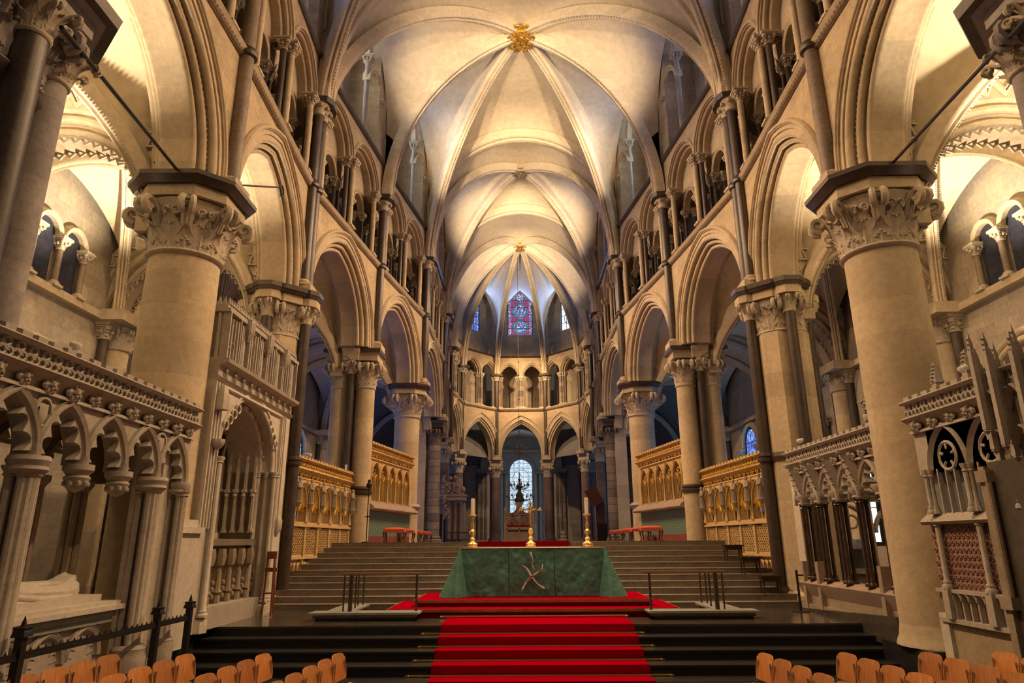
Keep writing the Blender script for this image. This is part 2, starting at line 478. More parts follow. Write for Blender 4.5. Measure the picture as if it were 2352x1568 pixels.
# ---- round column and other piers (built at the origin, foot at z 0)
def round_column(name, r, H, hc, R, label, loc, pier_rz=0, foot='round', annulet=None, capm=None, lower_oct=0):
    o = thing(name, label, 'column', loc=loc)
    ha = .42
    zn = H-ha-hc
    if lower_oct:
        part('lower_shaft', MB().prism(octa(r*1.04), .0, lower_oct), M['colstone'], o)
        part('shaft', MB().lathe([(r, lower_oct), (r, zn)], 40), M['colstone'], o)
        part('annulet', MB().prism(octa(r*1.15), lower_oct-.12, lower_oct-.02, k=1.1).prism(octa(r*1.27), lower_oct-.02, lower_oct+.1, k=.85), M['grey'], o)
    else:
        part('shaft', MB().lathe([(r*1.02, .3), (r*1.01, zn*.5), (r, zn)], 48), M['colstone'], o)
        part('base', MB().lathe([(r*1.16, 0), (r*1.13, .06), (r*1.07, .14), (r*1.05, .22), (r*1.02, .32)], 40), M['colstone'], o)
    if annulet:
        part('annulet', MB().lathe([(r, annulet-.16), (r*1.2, annulet-.13), (r*1.25, annulet-.06), (r*1.12, annulet), (r*1.22, annulet+.05), (r*1.2, annulet+.11), (r, annulet+.15)], 36), M['marble'], o)
    c = part('capital', MB().merge(big_capital(r, R, hc), T(0,0,zn)), M['carve'], o, ang=50)
    part('abacus', abacus(R, ha, z=H-ha), M['marble'] if False else M['mould'], o)
    part('abacus_edge', MB().prism(octa(R*.93), H-.21, H-.15, k=1.05).prism(octa(R*.97), H-.15, H-.09, k=1.05).prism(octa(R*1.03), H-.09, H-.01, k=1.01), M['marble'], o, label='dark marble upper edge of the abacus')
    return o

def marble_shaft(parent, x, y, z0, z1, r=.13, rings=(), cap=True, mat='marble', capname='shaft_capital', base=True):
    zc = z1-.85 if cap else z1
    s = part('marble_shaft', MB().lathe([(r, z0+(.25 if base else 0)), (r, zc)], 16, (x, y, 0)), M[mat], parent)
    if base: part('shaft_base', MB().lathe([(r*1.7, z0), (r*1.7, z0+.08), (r*1.4, z0+.12), (r*1.5, z0+.18), (r, z0+.26)], 16, (x, y, 0)), M['grey'], s)
    for z in rings: part('shaft_ring', MB().lathe([(r, z-.12), (r*1.45, z-.09), (r*1.5, z-.03), (r*1.25, z), (r*1.5, z+.03), (r*1.45, z+.09), (r, z+.12)], 16, (x, y, 0)), M['marble'], s)
    if cap:
        m = MB().merge(big_capital(r*1.05, r*2.3, .43+.0, 6, rich=False), T(x, y, zc))
        part(capname, m, M['carve'], s, ang=50)
    return s

COLS = {}
def mirror_mb(mb):
    m = MB(); m.v = [(-x, y, z) for x, y, z in mb.v]; m.f = [f[::-1] for f in mb.f]; return m

SIDES = (('left', 1), ('right', -1))
ZF = {0: .0, 1: .45, 2: .72, 3: 2.19, 4: 2.19, 5: 2.19, 6: 2.19, 7: 2.19, 8: 2.19}
for side, sg in SIDES:
    # the big round column
    x, y = ND[1]; x = x*sg
    round_column('round_column', .605, ZA-.6, 1.0, .96, 'big smooth round limestone column with leafy capital, on the %s' % side, (x, y, .6))
    # stout round column behind the stools
    x, y = ND[4]
    round_column('round_column', .52, ZA-2.19, .95, .93, 'stout round column on an octagonal foot behind the red stools, %s side' % side, (x*sg, y, 2.19), lower_oct=1.4)
    # octagonal pier with marble shafts
    x, y = ND[2]; x = x*sg
    o = thing('octagonal_pier', 'tall pale octagonal pier with dark marble shafts, %s of the altar' % side, 'pier', loc=(x, y, .72))
    H = ZA-.72; z0 = 0
    part('core', MB().prism([(p[0]*1, p[1]) for p in octa(.60)], 0, H-1.3), M['colstone'], o)
    part('plinth', MB().prism(octa(.70), 0, .25, k=1).prism(octa(.70), .25, .34, k=.88), M['colstone'], o)
    part('capital', MB().merge(big_capital(.60, .8, .88, 8), T(0, 0, H-1.3)), M['carve'], o, ang=50)
    for (dx, dy) in ((sg*.74, 0), (-sg*.74, 0), (0, -.74), (0, .74)):
        marble_shaft(o, dx, dy, 0, H, r=.135, rings=(3.42,))
        ab = abacus(.36, .42, z=H-.42); part('abacus', MB().merge(ab, T(dx, dy)), M['mould'], o)
        part('abacus_edge', MB().merge(MB().prism(octa(.34), H-.21, H-.13, k=1.06).prism(octa(.375), H-.13, H-.005, k=1.01), T(dx, dy)), M['marble'], o)
    part('annulet', MB().prism(octa(.64), 3.32, 3.42, k=1.04).prism(octa(.66), 3.42, 3.52, k=.97), M['marble'], o)
    part('abacus', abacus(.86, .42, z=H-.42), M['mould'], o)
    part('abacus_edge', MB().prism(octa(.81), H-.21, H-.13, k=1.06).prism(octa(.88), H-.13, H-.01, k=1.01), M['marble'], o, label='dark marble upper edge of the abacus')
    # twin columns with shafts between
    x, y = ND[3]; x = x*sg
    o = thing('twin_column', 'pair of slim round columns with dark shafts between, %s end of the stair head' % side, 'column', loc=(x, y, 2.15))
    H = ZA-2.15
    for dx in (sg*.38, -sg*.48):
        s = part('shaft', MB().lathe([(.335, 0), (.33, 1.5), (.315, 1.62), (.31, H-1.35)], 30, (dx, 0, 0)), M['colstone'], o)
        part('annulet', MB().lathe([(.32, 1.52), (.39, 1.55), (.41, 1.63), (.35, 1.67), (.39, 1.72), (.38, 1.77), (.315, 1.8)], 30, (dx, 0, 0)), M['marble'], s)
        part('capital', MB().merge(big_capital(.315, .5, .9, 8), T(dx, 0, H-1.35)), M['carve'], s, ang=50)
        part('abacus', MB().merge(abacus(.52, .42, True, z=H-.42), T(dx, 0)), M['mould'], o)
        part('abacus_edge', MB().box(dx-.535, dx+.535, -.535, .535, H-.16, H-.01), M['marble'], o)
    for dy in (-.36, .36):
        marble_shaft(o, -sg*.05, dy, 0, H-.02, r=.12, rings=(1.66,))
        part('abacus', MB().merge(abacus(.3, .42, True, z=H-.44), T(-sg*.05, dy)), M['mould'], o)
    # banded marble column with stone pilaster
    x, y = ND[5]; x = x*sg
    o = thing('banded_column', 'round column of banded grey marble with dark capital, %s side' % side, 'column', loc=(x, y, 2.19)); H = ZA-.12-2.19
    part('shaft', MB().lathe([(.36, .3), (.34, H-1.3)], 28, (sg*.22, 0, 0)), M['marble2'], o)
    part('base', MB().lathe([(.5, 0), (.5, .1), (.43, .16), (.46, .22), (.36, .3)], 28, (sg*.22, 0, 0)), M['marble2'], o)
    part('capital', MB().merge(big_capital(.34, .52, .85, 8), T(sg*.22, 0, H-1.28)), M['marble3'], o, ang=50)
    part('abacus', MB().merge(abacus(.56, .42, True, z=H-.42), T(sg*.22, 0)), M['marble'], o)
    part('pilaster', MB().box(-.45-.35*sg, .15-.35*sg, -.45, .2, 0, H-.42), M['colstone'], o)
    # last bay and apse columns
    for k, dx, r, lab in ((6, .15, .3, 'slim banded column beyond the banded marble one, %s side'), (7, 0, .30, 'outer red-brown marble column of the apse, %s side'), (8, 0, .30, 'inner red-brown marble column of the apse, %s of the stone chair')):
        x, y = ND[k]; dz = {6: -.35, 7: -.5, 8: -.6}[k]
        o = thing('apse_column', lab % side, 'column', loc=(x*sg, y, 2.19)); H = ZA+dz-2.19
        v = Vector((0, 43.)) - Vector((x, y)); v.normalize()
        for q, (ex) in enumerate((.28, -.32)):
            cx, cy = v.x*ex*sg, v.y*ex
            s = part('shaft', MB().lathe([(r*1.05, .25), (r, H-1.3)], 22, (cx, cy, 0)), M['apse'], o)
            part('base', MB().lathe([(r*1.45, 0), (r*1.45, .08), (r*1.25, .14), (r*1.3, .2), (r*1.05, .26)], 22, (cx, cy, 0)), M['marble2'], s)
            part('capital', MB().merge(big_capital(r, .42, .85, 8, rich=False), T(cx, cy, H-1.27)), M['carve'], s, ang=50)
        part('abacus', MB().merge(abacus(.55, .42, True, z=H-.42), Matrix.Rotation(atan2(v.y, v.x*sg), 4, 'Z')), M['mould'], o)
    # near grey clustered pier (only its upper part and capitals show)
    x, y = ND[0]; x = (x-.32)*sg
    o = thing('clustered_pier', 'near grey pier ringed by dark marble shafts at the %s edge' % side, 'pier', loc=(x, y, 0)); H = ZA
    part('core', MB().lathe([(1.0, 0), (1.0, H-1.0)], 8, ph=pi/8), M['purplegrey'], o)
    part('capital', MB().merge(big_capital(.98, 1.3, 1.0, 10), T(0, 0, H-1.42)), M['purplegrey'], o, ang=50)
    for a0 in (-90, 0, 46, 90, 180):
        a = radians(a0 if sg == 1 else 180-a0); dx, dy = 1.12*cos(a), 1.12*sin(a)
        marble_shaft(o, dx, dy, 0, H-.1, r=.165 if a0 != 46 else .19, rings=(4.35,), mat='marble' if a0 != 46 else 'purplegrey')
    part('ring_band', MB().lathe([(.98, 4.22), (1.08, 4.27), (1.10, 4.35), (1.08, 4.42), (.98, 4.47)], 24), M['grey'], o)
    part('abacus', abacus(1.5, .42, z=H-.42), M['purplegrey'], o)
    part('abacus_edge', MB().prism(octa(1.51), H-.16, H-.02, k=1.02), M['marble'], o)

# ---- arcade: arch + spandrel wall + string course, triforium, clerestory for one bay
def emit(sg, mb): return mb if sg == 1 else mirror_mb(mb)
def spandrel(fr, a_ext, h_ext, zs, z0, z1, t0, t1, L=None, centers=(0,), n=12, stilt=0):
    """solid wall from z0 up to z1 over the arches"""
    L = L or fr.L
    S = []
    prev = -L/2
    for c in centers:
        P = arc(a_ext, h_ext, n, stilt)
        S.append((prev, z0)); S.append((c-a_ext-1e-4, z0))
        S += [(c+s, zs+z) for s, z, _, _ in P]
        S.append((c+a_ext+1e-4, z0)); prev = c+a_ext+1e-4
    S.append((L/2, z0))
    fr_ = [[fr.p(s, t1, z) for s, z in S], [fr.p(s, t1, z1) for s, z in S]]
    bk_ = [[fr.p(s, t0, z) for s, z in S], [fr.p(s, t0, z1) for s, z in S]]
    return MB().slab(fr_, bk_)

def arcade_bay(i, j, sides=SIDES):
    fr = Fr(ND[i], ND[j]); L = fr.L
    rad = {(0,1): .78, (1,2): .72, (2,3): .78, (3,4): .72, (4,5): .74, (5,6): .62, (6,7): .55, (7,8): .46, (8,9): .5}.get((i, j), .72)
    zs = ZA + {5: -.12, 6: -.35, 7: -.55, 8: -.6}.get(i if isinstance(i, int) else 0, 0) + .02
    a = L/2-rad
    ap = 11.02 if L > 4.5 else 10.72
    h = ap-zs
    th = .6 if i in ('W', 0, 1, 2, 3, 4) else .5
    stilt = 0
    if h > a*1.55: stilt = h-a*1.5; h = a*1.5
    prof = arcade_profile(th)
    arch = sweep(MB(), fr, 0, zs, a, h, prof, 14, stilt)
    hood = sweep(MB(), fr, 0, zs, a, h, [(.50, th-.01), (.50, th+.04)]+roll(.56, th+.045, .045, 180, 0, 4)+[(.62, th+.02), (.62, th-.01)], 14, stilt)
    # nailhead band between the rolls
    nail = MB()
    P = arc(a+.2, (h+.2 if h > a else h+.2), 34, stilt)
    for s, z, ns, nz in P[1:-1]:
        nail.ball(fr.p(s, th*.74, zs+z), .03, 4)
    sp = spandrel(fr, a+.45, h+.45*(arc(a, h, 12)[12][3]), zs, zs-.02, ZS-.1, -th+.02, th-.02, stilt=stilt)
    st = MB()
    st.frames([0, 1], lambda q: [fr.p((-1 if q == 0 else 1)*(L/2+.05), t, z) for t, z in ((-th, ZS-.1), (th+.02, ZS-.1), (th+.10, ZS-.02), (th+.14, ZS+.04), (th+.05, ZS+.12), (-th, ZS+.12))])
    rope = MB(); nn = int(L/.11)
    for q in range(nn):
        s = -L/2+(q+.5)*L/nn; rope.add(*knob(fr, s, th+.05, ZS-.06, .055))
    for side, sg in sides:
        w = '%s' % side
        if (i, j) == (8, 9): lab = 'narrow pointed arch at the very centre of the apse'
        else: lab = 'pointed arch of the %s arcade, from %s to %s' % (side, PN[i], PN[j])
        lab = lab.replace(' the very', ' the very')
        A = emit(sg, arch); base = fr.p(0, 0, zs); base = (base[0]*sg, base[1], base[2])
        o = thing('arcade_arch', lab, 'arch', base=base)
        part('archivolt', A, M['mould'], o)
        part('hood_mould', emit(sg, hood), M['mould'], o)
        if i in (0, 1, 2, 3, 4): part('nailhead_band', emit(sg, nail), M['carve'], o)
        w = struct('wall_%s' % ('back' if (i, j) == (8, 9) else side), emit(sg, sp), M['stone'])
        struct('trim_1', emit(sg, st), M['mould']); struct('trim_2', emit(sg, rope), M['marble3'])
    return fr, th
def knob(fr, s, t, z, r):
    v = [fr.p(s-r, t, z-r), fr.p(s+r, t, z-r), fr.p(s+r, t, z+r), fr.p(s-r, t, z+r), fr.p(s, t+r, z)]
    return v, [(0, 1, 4), (1, 2, 4), (2, 3, 4), (3, 0, 4)]

CN = {}
def proto_mesh(key, mb, mat, ang=38):
    if key not in CN: CN[key] = mb.mesh(key, mat, ang=ang)
    return CN[key]
def put_colonnette(parent, x, y, z0, z1, r=.075, mat='marble', rz=0, scap='carve'):
    key = ('c', round(z1-z0, 2), r, mat, scap)
    if key not in CN:
        sh, ca, ba = colonnette(0, z1-z0, r)
        CN[key] = (sh.mesh('colonnette', M[mat]), ca.mesh('capital', M[scap]), ba.mesh('base', M[scap]))
    b = parent['_o']
    s = bpy.data.objects.new('colonnette', CN[key][0]); COL.objects.link(s); s.parent = parent
    s.location = (x-b[0], y-b[1], z0-b[2]); s.rotation_euler = (0, 0, rz)
    for nm, me in (('capital', CN[key][1]), ('base', CN[key][2])):
        c = bpy.data.objects.new(nm, me); COL.objects.link(c); c.parent = s
    return s

def triforium(i, j, th, sides=SIDES, apse=False):
    fr = Fr(ND[i], ND[j]); L = fr.L
    n = 3 if L > 6.9 else 2
    z0 = ZS+.12; zs = 14.3; t1 = th-.02
    m_ = .34 if not apse else .22
    w = (L-2*m_)/n
    cs = [-L/2+m_+w*(k+.5) for k in range(n)]
    a = w/2-.20; h = 1.02 if not apse else min(1.15, a*1.35)
    h = max(h, a*1.004) if a < 1.02 else 1.02
    zt = zs
    wall = spandrel(fr, a+.12, h+.14, zs, zs, ZK, t1-.45, t1, centers=cs, n=8)
    front = [(0, t1-.5), (0, t1-.32)]+roll(.02, t1-.25, .05, 200, 20, 4)+[(.09, t1-.17)]+roll(.10, t1-.10, .05, 200, 20, 4)+[(.17, t1-.04), (.17, t1+.0), (.17, t1-.5)]
    mains = MB(); hoods = MB(); subs = MB(); tym = MB()
    for c in cs:
        sweep(mains, fr, c, zs, a, h, front, 8)
        sweep(hoods, fr, c, zs, a, h, [(.18, t1), (.18, t1+.05), (.23, t1+.06), (.26, t1+.03), (.26, t1)], 8)
        if not apse:
            a2 = a/2-.08; zq = 13.62
            for q in (-1, 1):
                sweep(subs, fr, c+q*(a/2), zq, a2, a2*1.05, [(0, t1-.66), (0, t1-.52)]+roll(.02, t1-.46, .045, 200, 20, 4)+[(.09, t1-.42), (.09, t1-.66)], 6)
            S = []
            # tympanum between the two small arches and the big one
            lo = [];hi = []
            K = 28
            for k in range(K+1):
                s = -a+2*a*k/K; q = abs(abs(s)-a/2)
                lo.append(zq + (sqrt(max(0, (a2+.05)**2-q*q)) if q < a2+.05 else 0)); 
                R = (a*a+h*h)/(2*a); hi.append(zs+sqrt(max(0, R*R-(abs(s)+R-a)**2))+.02)
            tym.slab([[fr.p(c-a+2*a*k/K, t1-.46, lo[k]) for k in range(K+1)], [fr.p(c-a+2*a*k/K, t1-.46, max(hi[k], lo[k]+.01)) for k in range(K+1)]],
                     [[fr.p(c-a+2*a*k/K, t1-.62, lo[k]) for k in range(K+1)], [fr.p(c-a+2*a*k/K, t1-.62, max(hi[k], lo[k]+.01)) for k in range(K+1)]])
    sill = MB().frames([0, 1], lambda q: [fr.p((-1, 1)[q]*(L/2), t, z) for t, z in ((t1-1.9, z0-.25), (t1, z0-.2), (t1, z0), (t1-1.9, z0))])
    back = MB().frames([0, 1], lambda q: [fr.p((-1, 1)[q]*(L/2+.3), t, z) for t, z in ((t1-1.9, z0-.2), (t1-1.9, ZK+.1), (t1-2.1, ZK+.1), (t1-2.1, z0-.2))])
    roof = MB().frames([0, 1], lambda q: [fr.p((-1, 1)[q]*(L/2+.3), t, z) for t, z in ((t1-.1, ZK-.12), (t1-.1, ZK+.0), (t1-2.2, ZK+.0), (t1-2.2, ZK-.12))])
    kst = MB().frames([0, 1], lambda q: [fr.p((-1, 1)[q]*(L/2-.12), t, z) for t, z in ((t1-.4, ZK-.06), (t1+.04, ZK-.06), (t1+.1, ZK), (t1+.12, ZK+.06), (t1-.4, ZK+.07))])
    for side, sg in sides:
        base = fr.p(0, 0, z0); base = (base[0]*sg, base[1], z0)
        if (i, j) == (8, 9): lab = 'pair of pointed gallery arches in the middle of the apse, above the central arch'
        else: lab = 'shafted gallery of the %s wall, from %s to %s' % (side, PN[i], PN[j])
        o = thing('triforium_arcade', ' '.join(lab.split()[:16]) if False else lab, 'gallery arcade', base=base)
        part('arch', emit(sg, mains), M['mould'], o)
        part('hood_mould', emit(sg, hoods), M['mould'], o)
        if not apse:
            part('small_arch', emit(sg, subs), M['mould'], o); part('tympanum', emit(sg, tym), M['mould'], o)
        def col(s, t, z1, r, mat='marble'):
            p = fr.p(s, t, z0); put_colonnette(o, p[0]*sg, p[1], z0, z1, r, mat, atan2(fr.d.y, fr.d.x*sg))
        K = 0
        for k in range(n+1):
            s = -L/2+m_+w*k
            offs = (-.15, .15) if 0 < k < n else ((.15,) if k == 0 else (-.15,))
            for q in offs:
                col(s+q, t1-.13, zs, .07 if apse else .085, 'marble' if not apse else ('apse', 'marble2')[k % 2])
                if not apse: col(s+q, t1-.52, 13.62, .06, 'marble')
                else: col(s+q, t1-.42, zs, .06, 'marble2')
            if apse and 0 < k < n: col(s, t1-.05, zs, .08, 'marble2')
            if apse:
                for q in ((-.3, .3) if 0 < k < n else ((.32,) if k == 0 else (-.32,))): col(s+q, t1-.2, zs, .055, 'marble3')
            else:
                if 0 < k < n: col(s, t1+.02, zs, .085, 'mould')
                else:
                    q = .40 if k == 0 else -.40; col(s+q*.85, t1-.02, zs, .085, 'mould')
                for q in offs: col(s+q*1.9, t1-.80, 13.62, .06, 'marble')
        if not apse:
            for c in cs: col(c, t1-.52, 13.62, .065); col(c, t1-.80, 13.62, .06)
        wn = 'wall_%s' % ('back' if (i, j) == (8, 9) else side)
        struct(wn, emit(sg, wall), M['stone']); struct('floor', emit(sg, sill), M['stone'])
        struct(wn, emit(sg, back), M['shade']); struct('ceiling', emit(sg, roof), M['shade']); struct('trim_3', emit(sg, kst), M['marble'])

# ---------------------------------------------------------------- stained glass
def stained(name, bg, c1, c2, strength, medal=(.62, 1.55, .5), cell=16., white=.25):
    """lit stained glass; local object coords: x across (0 = middle), z up (0 = sill)"""
    m = bpy.data.materials.new(name); m.use_nodes = True; nt = m.node_tree; nt.nodes.clear()
    out = nt.nodes.new('ShaderNodeOutputMaterial'); e = nt.nodes.new('ShaderNodeEmission'); nt.links.new(e.outputs[0], out.inputs[0])
    tc = N(nt, 'ShaderNodeTexCoord'); co = tc.outputs['Object']
    vo = N(nt, 'ShaderNodeTexVoronoi'); vo.inputs['Scale'].default_value = cell; nt.links.new(co, vo.inputs['Vector'])
    sp = N(nt, 'ShaderNodeSeparateColor'); nt.links.new(vo.outputs['Color'], sp.inputs[0])
    jewel = ramp(nt, sp.outputs[0], [(0, bg), (.3, bg), (.32, c1), (.55, c1), (.57, c2), (.78, c2), (.8, (.75, .85, 1.0)), (1, (.75, .85, 1.0))])
    nt.nodes[-1].color_ramp.interpolation = 'CONSTANT' if hasattr(nt.nodes[-1], 'color_ramp') else 'CONSTANT'
    v2 = N(nt, 'ShaderNodeTexVoronoi', feature='DISTANCE_TO_EDGE'); v2.inputs['Scale'].default_value = cell; nt.links.new(co, v2.inputs['Vector'])
    ld = N(nt, 'ShaderNodeMath', operation='GREATER_THAN'); nt.links.new(v2.outputs[0], ld.inputs[0]); ld.inputs[1].default_value = .06
    # lattice background between medallions
    s = N(nt, 'ShaderNodeSeparateXYZ'); nt.links.new(co, s.inputs[0])
    rad, pitch, z0 = medal
    md = N(nt, 'ShaderNodeMath', operation='SUBTRACT'); nt.links.new(s.outputs[2], md.inputs[0]); md.inputs[1].default_value = z0
    pm = N(nt, 'ShaderNodeMath', operation='PINGPONG'); nt.links.new(md.outputs[0], pm.inputs[0]); pm.inputs[1].default_value = pitch/2
    # distance from medallion centre (centre where pingpong = pitch/2)
    dz = N(nt, 'ShaderNodeMath', operation='SUBTRACT'); nt.links.new(pm.outputs[0], dz.inputs[0]); dz.inputs[1].default_value = pitch/2
    cb = N(nt, 'ShaderNodeCombineXYZ'); nt.links.new(s.outputs[0], cb.inputs[0]); nt.links.new(dz.outputs[0], cb.inputs[1])
    ln = N(nt, 'ShaderNodeVectorMath', operation='LENGTH'); nt.links.new(cb.outputs[0], ln.inputs[0])
    dist = ln.outputs['Value']
    ch = N(nt, 'ShaderNodeTexChecker'); ch.inputs['Scale'].default_value = 9
    rt = N(nt, 'ShaderNodeMapping'); rt.inputs['Rotation'].default_value = (0, radians(45), 0); nt.links.new(co, rt.inputs[0]); nt.links.new(rt.outputs[0], ch.inputs['Vector'])
    ch.inputs['Color1'].default_value = (*c1, 1); ch.inputs['Color2'].default_value = (*[x*.25+y*.35 for x, y in zip(bg, c1)], 1)
    inside = N(nt, 'ShaderNodeMath', operation='LESS_THAN'); nt.links.new(dist, inside.inputs[0]); inside.inputs[1].default_value = rad
    col = mixc(nt, inside.outputs[0], ch.outputs['Color'], jewel)
    # ring round the medallion
    rg = N(nt, 'ShaderNodeMath', operation='COMPARE'); nt.links.new(dist, rg.inputs[0]); rg.inputs[1].default_value = rad; rg.inputs[2].default_value = .06
    col = mixc(nt, rg.outputs[0], col, c2)
    # border strip
    ax = N(nt, 'ShaderNodeMath', operation='ABSOLUTE'); nt.links.new(s.outputs[0], ax.inputs[0])
    bd = N(nt, 'ShaderNodeMath', operation='GREATER_THAN'); nt.links.new(ax.outputs[0], bd.inputs[0]); bd.inputs[1].default_value = rad*1.28
    col = mixc(nt, bd.outputs[0], col, jewel)
    col = mixc(nt, ld.outputs[0], (.01, .01, .02), col)
    col = mixc(nt, white, col, (.8, .9, 1))
    nt.links.new(col, e.inputs[0]); e.inputs[1].default_value = strength
    return m
G = {}
G['apse'] = stained('stained_glass_crimson_blue', (.03, .10, .50), (.42, .006, .07), (.04, .30, .42), 1.15, (.56, 1.33, .05), white=.03)
G['blue'] = stained('stained_glass_blue', (.02, .05, .45), (.03, .12, .75), (.2, .35, .85), 1.1, (.5, 1.45, .2), white=.06)
G['pale'] = stained('stained_glass_pale', (.35, .30, .9), (.95, .65, .95), (.3, .8, .75), 1.5, (.5, 1.45, .2), white=.35)
G['corona'] = stained('stained_glass_corona', (.35, .55, .95), (.5, .75, 1.0), (.6, .85, 1.0), 1.0, (.75, 1.9, .4), cell=7, white=.3)
G['side'] = stained('stained_glass_clerestory', (.05, .10, .6), (.3, .2, .75), (.5, .6, 1.0), 2.4, (.5, 1.3, .2), white=.2)
G['day'] = emis('daylit_plain_glass', (.85, .93, 1.0), 3)
G['warmday'] = emis('daylit_pale_glass', (1.0, .93, .82), 3.5)
G['dim'] = emis('dim_blue_glass', (.25, .45, .9), 1.3)

WN = [0]
def window(p, rz, w, h, glass, bars=(3, 9), frame='iron', splay=None, pointed=False, medals=None, label=None, sep=.05):
    """round- or pointed-headed window; p: middle of the sill, rz: direction of its x axis"""
    WN[0] += 1
    o = bpy.data.objects.new('window_%d' % WN[0], None); COL.objects.link(o); o.location = p; o.rotation_euler = (0, 0, rz); o['_o'] = [0.0, 0, 0]
    o['kind'] = 'structure'
    a = w/2; hh = a*1.25 if pointed else a
    P = arc(a, hh, 9)
    zs = h-hh
    out = [(-a, 0)] + [(s, zs+z) for s, z, _, _ in P] + [(a, 0)]
    g = MB(); vs = [(x, 0, z) for x, z in out]+[(x, .02, z) for x, z in out]; n = len(out)
    g.add(vs, [tuple(range(n)), tuple(range(2*n-1, n-1, -1))]+[(i, n+i, n+(i+1) % n, (i+1) % n) for i in range(n)])
    part('glass_pane', g, glass, o)
    f = MB(); pts = [(x, 0, z) for x, z in out]
    def top(x):
        R = (a*a+hh*hh)/(2*a) if pointed else a
        return zs+sqrt(max(0, R*R-(abs(x)+R-a)**2))
    f.tube(pts, .06, 6, closed=True)
    nx, nz = bars
    for i in range(1, nx):
        x = -a+w*i/nx; f.box(x-.012, x+.012, -.03, .03, 0, top(x))
    for i in range(1, nz):
        z = h*i/nz
        xa = a if z < zs else max(0, next((a-q*.01 for q in range(int(a*100)) if top(a-q*.01) > z), 0))
        f.box(-xa, xa, -.03, .03, z-.014, z+.014)
    if medals:
        rad, pitch, z0 = medals; z = z0+pitch/2
        while z+rad < h+.1:
            f.tube([(rad*cos(2*pi*k/28), -.03, z+rad*sin(2*pi*k/28)) for k in range(28)], .022, 5, closed=True)
            z += pitch
    part('lead_frame', f, M[frame], o)
    return o

def clerestory(i, j, th, glass=('side', 'side'), sides=SIDES, full=True):
    fr = Fr(ND[i], ND[j]); L = fr.L; t1 = th-.02; tb = t1-1.25
    ww = 1.5; wz = 17.0; wh = 3.9
    # window wall with an opening
    o_ = L/2
    wall = MB()
    P = arc(ww/2, ww/2, 8)
    S = [(-o_, 0)] + [(-ww/2-1e-3, 0)] + [(s, z) for s, z, _, _ in P] + [(ww/2+1e-3, 0), (o_, 0)]
    def rows(t): return [[fr.p(s, t, (wz+wh-ww/2+z) if -ww/2 <= s <= ww/2 else wz-.3) for s, z in S], [fr.p(s, t, ZV+.6) for s, z in S]]
    wall.slab(rows(tb), rows(tb-.5))
    for a, b in ((-o_, o_),):
        pass
    low = MB().frames([0, 1], lambda q: [fr.p((-o_, o_)[q], t, z) for t, z in ((tb-.5, ZK-.2), (tb, ZK-.2), (tb, wz-.0), (tb-.5, wz+.3))])
    fl = MB().frames([0, 1], lambda q: [fr.p((-o_, o_)[q], t, z) for t, z in ((tb-.3, ZK-.1), (t1, ZK-.1), (t1, ZK+.08), (tb-.3, ZK+.08))])
    # jamb blocks between the passage and the bay ends
    jm = MB()
    for q in (-1, 1):
        jm.frames([0, 1], lambda k: [fr.p(q*(o_-(-.3, .72)[k]), t, z) for t, z in ((tb, ZK), (t1-.02, ZK), (t1-.02, ZV+.3), (tb, ZV+.3))])
    ar = MB(); rollp = [(0, t1-.3), (0, t1-.16)]+roll(.02, t1-.1, .05, 200, 20, 4)+[(.1, t1-.02), (.16, t1-.02), (.16, t1-.3)]
    half = min(1.15, L/2-1.2)
    sweep(ar, fr, 0, 19.35, half-.05, half*1.0, rollp, 8)
    sw = (o_-.42-half)/2
    for q in (-1, 1): sweep(ar, fr, q*(half+sw), 18.3, sw-.06, sw*1.2, rollp, 6)
    # wall arch over the whole bay and little tunnel vault behind
    aw = o_-.12; hw = 2.9; zw = ZV-hw
    hw = max(hw, 1.0)
    wa = MB(); Pw = arc(aw, hw, 10, 0)
    tun = MB()
    rows_ = []
    for t in (t1+.05, tb-.05):
        rows_.append([fr.p(s, t, ZK+1.2) for s in (-aw,)] + [fr.p(s, t, zw+z) for s, z, _, _ in Pw] + [fr.p(aw, t, ZK+1.2)])
    tun.grid(rows_)
    for side, sg in sides:
        wn = 'wall_%s' % ('back' if (i, j) == (8, 9) else side)
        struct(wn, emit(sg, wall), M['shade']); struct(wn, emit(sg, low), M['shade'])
        struct('floor', emit(sg, fl), M['stone']); struct(wn, emit(sg, jm), M['stone']); struct('ceiling', emit(sg, tun), M['vault'])
        c = fr.p(0, tb-.1, wz); rz = atan2(fr.d.y, fr.d.x*sg)
        window((c[0]*sg, c[1], wz), rz if sg == 1 else rz+pi, ww, wh, G[glass[0 if sg == 1 else 1]], (2, 7), medals=(.5, 1.3, .2))
        if full:
            base = fr.p(0, t1-.2, ZK); base = (base[0]*sg, base[1], ZK)
            o = thing('clerestory_arcade', 'tall slender-shafted window arches high on the %s wall, over %s' % (side, {1:'the near bay', 2: 'the octagonal pier', 3: 'the twin columns', 0: 'the nearest bay', 4: 'the stout round column', 5: 'the banded column', 6: 'the far bay'}.get(i)), 'gallery arcade', base=base)
            part('arch', emit(sg, ar), M['mould'], o)
            for s, z in ((-half, 19.35), (half, 19.35)):
                p = fr.p(s, t1-.16, ZK); put_colonnette(o, p[0]*sg, p[1], ZK+.08, z, .095, 'grey')
            for s in (-(o_-.5), o_-.5):
                p = fr.p(s, t1-.12, ZK); put_colonnette(o, p[0]*sg, p[1], ZK+.08, 18.3, .08, 'mould')

